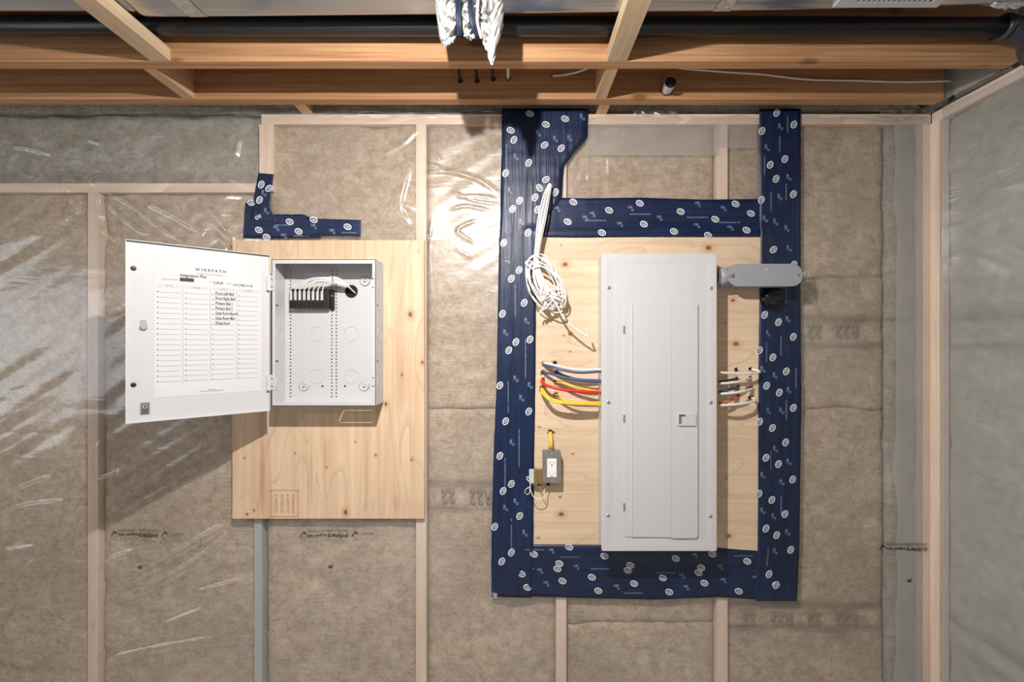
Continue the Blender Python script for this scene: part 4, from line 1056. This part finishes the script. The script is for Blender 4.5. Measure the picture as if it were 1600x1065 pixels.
rc = [('white cable with a bent end, uppermost on the conduit side of the panel', [(1124, 581.5, dE), (1145, 583, 1.578), (1170, 583, 1.585), (1186, 581.5, 1.606), (1182, 578, 1.622), (1174, 577, 1.631)], 'cwhite'),
      ('white cable above a blue one on the conduit side of the panel', [(1124, 599, dE), (1140, 598, 1.575), (1158, 595.5, 1.588), (1172, 591, 1.631)], 'cwhite'),
      ('white cable between a blue and a copper-red one beside the panel', [(1124, 615, dE), (1142, 614, 1.572), (1162, 611, 1.586), (1176, 607, 1.631)], 'cwhite'),
      ('white cable lowest on the conduit side of the panel', [(1124, 633, dE), (1145, 632, 1.570), (1168, 629, 1.580), (1180, 625, 1.604), (1174, 621, 1.631)], 'cwhite'),
      ('dark grey cable tucked behind the upper white cables on the conduit side', [(1124, 596, dE + .012), (1138, 594, 1.600), (1151, 591, 1.631)], 'cblack'),
      ('pale blue cable between white cables on the conduit side', [(1124, 612, dE + .010), (1138, 609, 1.596), (1153, 605, 1.631)], 'cblue'),
      ('copper-red cable above the lowest white cable on the conduit side', [(1124, 629, dE + .010), (1140, 626, 1.596), (1153, 620, 1.631)], 'corange')]
for (lb, pts, mt) in rc: cable('electrical_cable', lb, pts, 0.0044, mt)

# ------------------------------------------------------------------ coil of white cable
coil = root('cable_coil', 'coiled bundle of white cable hanging over the corner of the navy tape', 'cable coil', W(850, 505, 1.59))
rg = random.Random(11)
for i in range(6):
    o_ = (i - 2.5)
    pts = [(859 + o_ * 0.9, 286 + abs(o_) * 0.8, 1.606), (853 + o_ * 2.0, 310, 1.585 + 0.008 * (i % 2)), (846 + o_ * 2.3, 345, 1.572 + 0.008 * (i % 2)), (840 + o_ * 1.4, 385, 1.575 + .004 * (i % 3)), (838 + o_ * 1.3, 412, 1.580), (846 + o_ * 2.2, 440, 1.572), (856 + o_ * 2.6, 458, 1.575)]
    G().tube(px(pts, 7), 0.0027, 7).build('strand', M['cwhite'], coil, True)
for i in range(11):
    ra, rb = rg.uniform(16, 23), rg.uniform(31, 46); cx_, cy_ = 851 + rg.uniform(-4, 6), 443 + rg.uniform(-5, 7); tl_ = math.radians(rg.uniform(-34, -16)); ph = rg.uniform(0, 6.28); pts = []
    for k_ in range(14):
        a = ph + 2 * math.pi * k_ / 13 * 0.97; x = math.cos(a) * ra; y = math.sin(a) * rb
        pts.append((cx_ + x * math.cos(tl_) - y * math.sin(tl_), cy_ + x * math.sin(tl_) + y * math.cos(tl_), 1.594 - 0.024 * math.cos(a * 0.5 + i) - 0.006 * math.sin(2 * a + i)))
    G().tube(px(pts, 4), 0.0026, 6).build('loop', M['cwhite'], coil, True)
for i in range(5):
    pts = [(842 + rg.uniform(0, 30), 440 + rg.uniform(-5, 25), 1.57)] + [(842 + rg.uniform(0, 40), 440 + rg.uniform(5, 45), 1.57 + rg.uniform(-.014, .01)) for _ in range(4)]
    G().tube(px(pts, 7), 0.0028, 6).build('loop', M['cwhite'], coil, True)
for pts in ([(852, 452, 1.565), (868, 474, 1.562), (882, 498, 1.570), (900, 514, 1.566), (920, 526, 1.560), (916, 512, 1.552)], [(848, 462, 1.57), (852, 478, 1.566), (845, 485, 1.575), (843, 490, 1.572)], [(866, 462, 1.57), (876, 470, 1.575), (877, 482, 1.57)], [(838, 425, 1.575), (826, 415, 1.575), (821, 411, 1.585), (826, 407, 1.59), (836, 412, 1.585)], [(856, 470, 1.57), (880, 456, 1.562), (884, 470, 1.57), (878, 482, 1.58)]):
    G().tube(px(pts, 7), 0.0026 if pts[0][0] != 852 else 0.0034, 6).build('loose_end', M['cwhite'], coil, True)
p = W(884, 501, 1.566); lump('tie_knot', p, 0.008, 0.006, 0.006, M['boxsteel'], coil, 2, 0.5)

# ------------------------------------------------------------------ outlet box and little transformer
dO = 1.592; yO = dO - D
ox0, ox1, oz0, oz1 = WX(848, dO), WX(876.5, dO), WZ(754, dO), WZ(705, dO)
ob = root('outlet_box', 'steel surface outlet box with a white duplex receptacle below a yellow cable', 'outlet', ((ox0 + ox1) / 2, YP, oz0))
G().box(ox0 + 0.001, ox1 - 0.001, yO + 0.002, YP, oz0 + 0.001, oz1 - 0.001, 0.003).build('steel_box', M['boxsteel'], ob)
cvr = G().prism(rrect(ox0, ox1, oz0, oz1, 0.006), yO, yO + 0.003).build('cover_plate', M['boxsteel'], ob)
rx0, rx1, rz0, rz1 = WX(854.8, dO), WX(869.5, dO), WZ(745, dO), WZ(716, dO)
G().box(rx0, rx1, yO - 0.002, yO + 0.001, rz0, rz1, 0.0006).build('receptacle', M['outlet'], ob)
for zc_ in (WZ(722, dO), WZ(739, dO)):
    xm = (rx0 + rx1) / 2; ysl = yO - 0.0024
    G().box(xm - 0.0075, xm - 0.0060, ysl, ysl + 0.001, zc_ - 0.003, zc_ + 0.003).build('slot', M['hole'], ob)
    G().box(xm + 0.0060, xm + 0.0075, ysl, ysl + 0.001, zc_ - 0.0025, zc_ + 0.0025).build('slot', M['hole'], ob)
    G().lathe((xm, ysl + 0.001, zc_ - 0.009), (0, -1, 0), [(0, 0.0025), (0.001, 0.0025)], 10).build('slot', M['hole'], ob)
screws([(862.5, 709), (862.5, 750.5)], cvr, dO, 0.003, 'cover_screw', 'chrome')
G().tube([W(861, 706, 1.606), W(861, 698, 1.606)], 0.0095, 10).build('cable_clamp', M['boxsteel'], ob)
for q in range(2):
    cable('outlet_cable', ('short yellow cable into the outlet box on its transformer side', 'short yellow cable into the outlet box on its breaker panel side')[q], [(859 + q * 1.6, 675, 1.631), (859.5 + q * 1.6, 682, 1.612), (860 + q * 1.6, 692, 1.604), (860 + q * 1.6, 699, 1.606)], 0.0042, 'cyellow', 'yellow pair feeding the outlet box', 1.2)
dT = 1.600
tx0, tx1, tz0, tz1 = WX(827, dT), WX(846, dT), WZ(757, dT), WZ(734, dT)
tf = root('doorbell_transformer', 'small tan and metal transformer clamped to the flank of the outlet box', 'transformer', ((tx0 + tx1) / 2, YP, tz0))
g = G().box(tx0 + 0.016, tx0 + 0.030, dT - D, YP - 0.006, tz0, tz1, 0.002).build('winding', M['brass'], tf)
G().box(tx0, tx0 + 0.018, dT - D + 0.002, YP - 0.008, tz0 + 0.004, tz1 - 0.002, 0.002).build('core', M['steel'], tf)
G().box(tx0 + 0.028, ox0 + 0.001, dT - D + 0.004, YP - 0.006, tz0 + 0.002, tz1 - 0.002, 0.001).build('bracket', M['brass'], tf)
for x in (831, 843, 857): G().box(WX(x, dT) - 0.006, WX(x, dT) + 0.006, dT - D + 0.004, dT - D + 0.016, tz0 - 0.006, tz0 + 0.002, 0.001).build('terminal', M['black'], tf)
for pts, mt in (([(831, 757, 1.606), (827, 752, 1.592), (823, 748, 1.600), (825, 744, 1.610), (828, 752, 1.606), (829, 765, 1.596), (833, 775, 1.590), (841, 779, 1.588), (849, 777, 1.590), (853, 771, 1.596)], 'cwhite'),
                ([(857, 758, 1.606), (853, 766, 1.600), (852, 774, 1.596)], 'brass'), ([(829, 760, 1.600), (823, 763, 1.592), (820, 768, 1.596), (824, 772, 1.604), (828, 768, 1.600), (827, 761, 1.606)], 'cwhite'), ([(842, 758, 1.606), (846, 768, 1.600), (851, 776, 1.594)], 'corange')):
    G().tube(px(pts, 6), 0.0014, 6).build('lead_wire', M[mt], tf, True)

# ------------------------------------------------------------------ overhead: duct, pipe, wrap, small runs
ZD = ZJ + 0.0385
duct = root('sheet_metal_duct', 'shiny sheet metal duct carried on the straps under the subfloor', 'duct', (0, 1.05 - D, ZD))
def duct_far(x):
    xp = 800 + x / 1.2 * F
    for (a, da), (b, db) in zip(((-600, 1.228), (300, 1.228), (800, 1.216), (1200, 1.205), (1700, 1.172)), ((300, 1.228), (800, 1.216), (1200, 1.205), (1700, 1.172), (2400, 1.15))):
        if xp <= b: return da + (db - da) * (xp - a) / (b - a)
    return 1.15
def duct_run(name, x0, x1, inset, zoff=0.0, nose=0.0):
    vs = []; fs = []; N = 40; near = 0.985; hh = 0.15; r = 0.028
    def sec(x, k=0.0):
        far = duct_far(x) - inset; P = []
        for (cy, cz, a0) in ((far - r - k, ZD + zoff + r + k, -90), (far - r - k, ZD + hh - r - k, 0), (near + r + k, ZD + hh - r - k, 90), (near + r + k, ZD + zoff + r + k, 180)):
            for q in range(7):
                a = math.radians(a0 + 15 * q); P.append((x, cy + r * math.cos(a) - D, cz + r * math.sin(a)))
        return P
    st = [(x0 + (x1 - x0) * i / N, 0.0) for i in range(N + 1)]
    if nose: st = [(x0 - nose, nose), (x0 - nose * 0.8, nose * 0.5), (x0 - nose * 0.4, nose * 0.15)] + st
    for (x, k) in st: vs += sec(x, k)
    n = 28
    for i in range(len(st) - 1):
        for k in range(n):
            a = i * n + k; b = i * n + (k + 1) % n; fs.append((a, a + n, b + n, b))
    fs.append(tuple(range(n))); fs.append(tuple((len(st) - 1) * n + k for k in range(n))[::-1])
    return obj(name, vs, fs, M['duct'], duct, True)
duct_run('duct_section', XL + 0.2, WX(210, 1.2), 0.012, 0.006)
duct_run('duct_section', WX(222, 1.2), XC - 0.09, 0.0, 0.0, 0.03)
def foil_band(xa, xb, skew):
    vs = []; fs = []; n = 14
    for i in range(n + 1):
        t = i / n; far = 1.0
        x = lambda q: q + skew * (1 - t)
        for q in (WX(xa, 1.19), WX(xb, 1.19)):
            xx = q + skew * t; fr = duct_far(xx); r = 0.028
            s_ = t * 0.22
            if s_ < 0.16: y, z = fr - r - 0.16 + s_, ZD
            else:
                a = (s_ - 0.16) / r; a = min(a, math.pi / 2); y, z = fr - r + r * math.sin(a), ZD + r - r * math.cos(a)
                z += 0
            jit = nz(xx * 40, t * 12, 3) * 0.0008
            vs.append((xx, y - D, z - 0.0012 + jit if s_ < 0.16 else z - 0.001))
    for i in range(n): fs.append((2 * i, 2 * i + 2, 2 * i + 3, 2 * i + 1))
    return obj('foil_tape', vs, fs, M['foil'], duct)
foil_band(278, 306, 0.022); foil_band(1118, 1146, -0.010)
# white register grille on the duct
gx0, gx1 = WX(1300, 1.17), WX(1462, 1.17); gy1, gy0 = 1.168 - D, 1.03 - D
reg = root('vent_register', 'white slotted vent register on the underside of the shiny duct', 'vent', ((gx0 + gx1) / 2, (gy0 + gy1) / 2, ZD))
g = G(); zt0, zt1 = ZD - 0.006, ZD - 0.0005
for (a, b, c, d) in ((gx0, gx1, gy1 - 0.018, gy1), (gx0, gx1, gy0, gy0 + 0.018), (gx0, gx0 + 0.04, gy0 + 0.018, gy1 - 0.018), (gx1 - 0.03, gx1, gy0 + 0.018, gy1 - 0.018)): g.box(a, b, c, d, zt0, zt1, 0.001)
g.build('register_frame', M['white'], reg)
x = gx0 + 0.045
while x < gx1 - 0.032:
    G().box(x - 0.0035, x + 0.0035, gy0 + 0.018, gy1 - 0.018, zt0 + 0.001, zt1).build('vane', M['white'], reg); x += 0.013
# crumpled foil scrap near the corner
fs_ = lump('foil_scrap', W(1577, 4, 1.166), 0.05, 0.012, 0.012, M['foil'], None, 9, 0.9, 5, 24, 14)
tag(fs_, 'crumpled scrap of foil tape at the far end of the duct near the corner', 'foil')

# black drain pipe
dpi = 1.288; rp = 0.0255
pipe = root('drain_pipe', 'black plastic drain pipe running along the joist beside the duct', 'pipe', W(800, 55, dpi))
pA, pB = Vector((XL + 0.1, dpi - D, WZ(37, dpi))), W(1571, 43, dpi)
G().tube([pA, pB], rp, 20).build('pipe_run', M['abs'], pipe, True)
e0 = pB; q = [e0, e0 + Vector((0.020, -0.003, -0.004)), e0 + Vector((0.034, -0.012, -0.022)), e0 + Vector((0.034, -0.030, -0.055)), e0 + Vector((0.030, -0.046, -0.085))]
G().tube(spline(q, 5), rp * 1.18, 20).build('elbow', M['absfit'], pipe, True)
G().lathe(e0 + Vector((-0.014, 0, 0)), (1, 0, 0), [(0, rp * 1.02), (0, rp * 1.34), (0.010, rp * 1.36), (0.016, rp * 1.30), (0.030, rp * 1.22)], 22).build('hub', M['absfit'], pipe, True)
ax = Vector((-0.004, -0.016, -0.030)).normalized()
G().lathe(e0 + Vector((0.031, -0.042, -0.076)), ax, [(0, rp * 1.2), (0.003, rp * 1.36), (0.010, rp * 1.38), (0.013, rp * 1.28), (0.018, rp * 1.44), (0.040, rp * 1.48), (0.052, rp * 1.3), (0.058, rp * 0.9)], 22).build('hub', M['absfit'], pipe, True)

# white insulation wrap with navy straps hanging at the duct
wr = root('insulation_wrap', 'torn white insulation wrap with navy cords hanging below the duct', 'insulation', (WX(735, 1.16), 1.16 - D, WZ(100, 1.16)))
dW = 1.15
prof = [(681, 20), (686, 58), (690, 70), (697, 76), (706, 70), (713, 62), (716, 46), (720, 52), (726, 60), (734, 64), (742, 62), (747, 56), (751, 60), (755, 72), (760, 80), (765, 88), (769, 100), (772, 96), (771, 80), (776, 72), (781, 66), (785, 46), (788, 30)]
pv = []
for (x, y) in prof:
    if not pv or x > pv[-1][0]: pv.append((x, y))
def bot(xp):
    if xp <= pv[0][0]: return pv[0][1]
    for (a, ya), (b, yb_) in zip(pv, pv[1:]):
        if xp <= b: return ya + (yb_ - ya) * (xp - a) / (b - a)
    return pv[-1][1]
vs = []; fs = []; NX, NZ = 110, 70
for side in (0, 1):
    for j in range(NZ + 1):
        v = j / NZ
        for i in range(NX + 1):
            u = i / NX; xp = 680 + 107 * u + nz(v * 5, u * 3, 1) * 2.5
            yb_ = bot(xp) - 2 + nz(u * 40, 3, 1) * 4; y = -14 + (yb_ + 14) * v
            th = 0.040 * math.sqrt(max(0.0, 1 - (2 * u - 1) ** 2)) * (1 - 0.45 * v ** 4)
            cre = abs(nz(u * 6, v * 4, 3)) * 0.045 - abs(nz(u * 9 + v * 3, v * 6, 8)) * 0.034 + nz(u * 16, v * 12, 5) * 0.005
            lobes = -0.012 * math.exp(-((xp - 717) / 4) ** 2) - 0.012 * math.exp(-((xp - 744) / 5) ** 2)
            d = dW - (th + cre * (th / 0.04) + lobes) if side == 0 else dW + th * 0.6
            vs.append(W(xp, y, d))
n1 = (NX + 1) * (NZ + 1)
for j in range(NZ):
    for i in range(NX):
        a = j * (NX + 1) + i; q = (a, a + NX + 1, a + NX + 2, a + 1); fs.append(q); fs.append(tuple(n1 + w_ for w_ in q[::-1]))
per = [i for i in range(NX + 1)] + [j * (NX + 1) + NX for j in range(1, NZ + 1)] + [NZ * (NX + 1) + i for i in range(NX - 1, -1, -1)] + [j * (NX + 1) for j in range(NZ - 1, 0, -1)]
for i in range(len(per)):
    a, b = per[i], per[(i + 1) % len(per)]; fs.append((a, b, n1 + b, n1 + a))
body = obj('wrap_body', vs, fs, M['wrap'], wr, True)
lump('torn_tip', W(768, 84, 1.135), 0.010, 0.028, 0.008, M['wrap'], wr, 6, 0.6, 3)
for pts in ([(712, -12, 1.10), (714, 10, 1.098), (715, 30, 1.100), (716, 57, 1.12)], [(718, -12, 1.10), (718, 15, 1.098), (719, 40, 1.104), (719, 56, 1.12)], [(733, -12, 1.094), (734, 15, 1.092), (738, 40, 1.098), (746, 57, 1.115)], [(735, -12, 1.096), (736, 15, 1.094), (740, 38, 1.10), (748, 55, 1.117)]):
    G().tube(px(pts, 6), 0.0042, 8).build('cord', M['navy'], wr, True)
G().tube(px([(748, -12, 1.094), (746, 15, 1.092), (746, 35, 1.10), (752, 60, 1.118)], 6), 0.0035, 7).build('cord', M['cwhite'], wr, True)

# cables dropping through the joist, stub of pipe and loose runs between the joists
for i, (xa, xb, yb_) in enumerate(((715.5, 719, 126), (743, 745.5, 126), (769.5, 770.5, 123))):
    pA = W(xa, 100, 1.42); c = G().tube(px([(xa, 92, 1.42), (xa + (xb - xa) * .5, 112, 1.50), (xb, yb_, 1.5475)], 6), 0.0055, 10).build('black_cable', M['cblack'], None, True)
    tag(c, 'short black cable through a joist hole, ' + ('third', 'second', 'first')[i] + ' counted from the white one', 'cable', 'black cables through the joist')
    G().lathe(W(xb, yb_, 1.5475), (0, -1, 0), [(0, 0.009), (0.0006, 0.009)], 14).build('bored_hole', M['hole'], ceiling)
c = G().tube(px([(794, 92, 1.42), (794, 108, 1.50), (794, 122, 1.5475)], 6), 0.0055, 10).build('white_cable', M['cwhite'], None, True)
tag(c, 'short white cable going through the joist hole next to three black cables', 'cable')
G().lathe(W(794, 122, 1.5475), (0, -1, 0), [(0, 0.009), (0.0006, 0.009)], 14).build('bored_hole', M['hole'], ceiling)
c = G().tube(px([(863, 118.5, 1.547), (880, 117, 1.535), (900, 113, 1.51), (925, 104, 1.45), (945, 96, 1.41)], 6), 0.0030, 8).build('thin_wire', M['cwhite'], None, True)
tag(c, 'short thin white wire slanting up behind the joist beside the blocking', 'wire')
G().lathe(W(863, 118.5, 1.5475), (0, -1, 0), [(0, 0.0045), (0.0006, 0.0045)], 10).build('bored_hole', M['hole'], ceiling)
c = G().tube(px([(1035, 103, 1.45), (1080, 108, 1.49), (1150, 113.5, 1.52), (1190, 116, 1.53), (1260, 124, 1.54), (1340, 126, 1.54), (1410, 128, 1.54), (1486, 126.5, 1.535)], 6), 0.0032, 8).build('thin_wire', M['cwhite'], None, True)
tag(c, 'long thin white wire sagging along the joist to the corner', 'wire')
pp = root('pipe_stub', 'short grey-white pipe stub with a dark open end poking through the joist', 'pipe', W(1044, 146, 1.54))
a, b = W(1042, 140, 1.5485), W(1048, 128, 1.485)
G().tube([a, b], 0.0185, 18, False).build('stub_wall', M['pvcw'], pp, True)
G().tube([a, b + (a - b) * 0.02], 0.0165, 18).build('stub_bore', M['hole'], pp, True)
G().lathe(W(1042, 140, 1.5485), (0, -1, 0), [(0, 0.022), (0.0005, 0.022)], 18).build('bored_hole', M['hole'], ceiling)

# ------------------------------------------------------------------ ceiling bulbs of the basement
def bulb(x, d, power, label):
    zl = WZ(532.5) + 0.733
    r_ = root('bulb_holder', label, 'lamp', (x, d - D, zl - 0.03))
    G().lathe((x, d - D, ZJ - 0.0005), (0, 0, -1), [(0, 0.055), (0.012, 0.053), (0.020, 0.026), (0.045, 0.024)], 24).build('porcelain_base', M['porcelain'], r_, True)
    b = G().lathe((x, d - D, ZJ - 0.040), (0, 0, -1), [(0, 0.013), (0.016, 0.014), (0.030, 0.022), (0.045, 0.029), (0.062, 0.030), (0.078, 0.024), (0.088, 0.010)], 20).build('bulb', M['bulb'], r_, True)
    L = bpy.data.lights.new('bulb_light', 'POINT'); L.energy = power; L.color = (1, 0.972, 0.94); L.shadow_soft_size = 0.011
    L.use_nodes = True; nt = L.node_tree; em = nt.nodes['Emission']
    ge = nt.nodes.new('ShaderNodeNewGeometry'); sp = nt.nodes.new('ShaderNodeSeparateXYZ'); mr = nt.nodes.new('ShaderNodeMapRange')
    nt.links.new(ge.outputs['Incoming'], sp.inputs[0]); nt.links.new(sp.outputs[2], mr.inputs[0])
    for q_, v_ in enumerate((-0.95, 0.12, 1.35, 0.42)): mr.inputs[1 + q_].default_value = v_
    nt.links.new(mr.outputs[0], em.inputs['Strength'])
    lo = bpy.data.objects.new('bulb_light', L); COL.objects.link(lo); lo.parent = r_; lo.location = (0, 0, 0.03)
    return r_
bulb(-0.19, J4 + 0.019, BULB_W, 'bare bulb in a porcelain holder on the joist over the panels')
bulb(-2.3, J4 - 1.23 + 0.012, BULB_W * 0.3, 'bare bulb in a porcelain holder on a joist deeper in the basement')
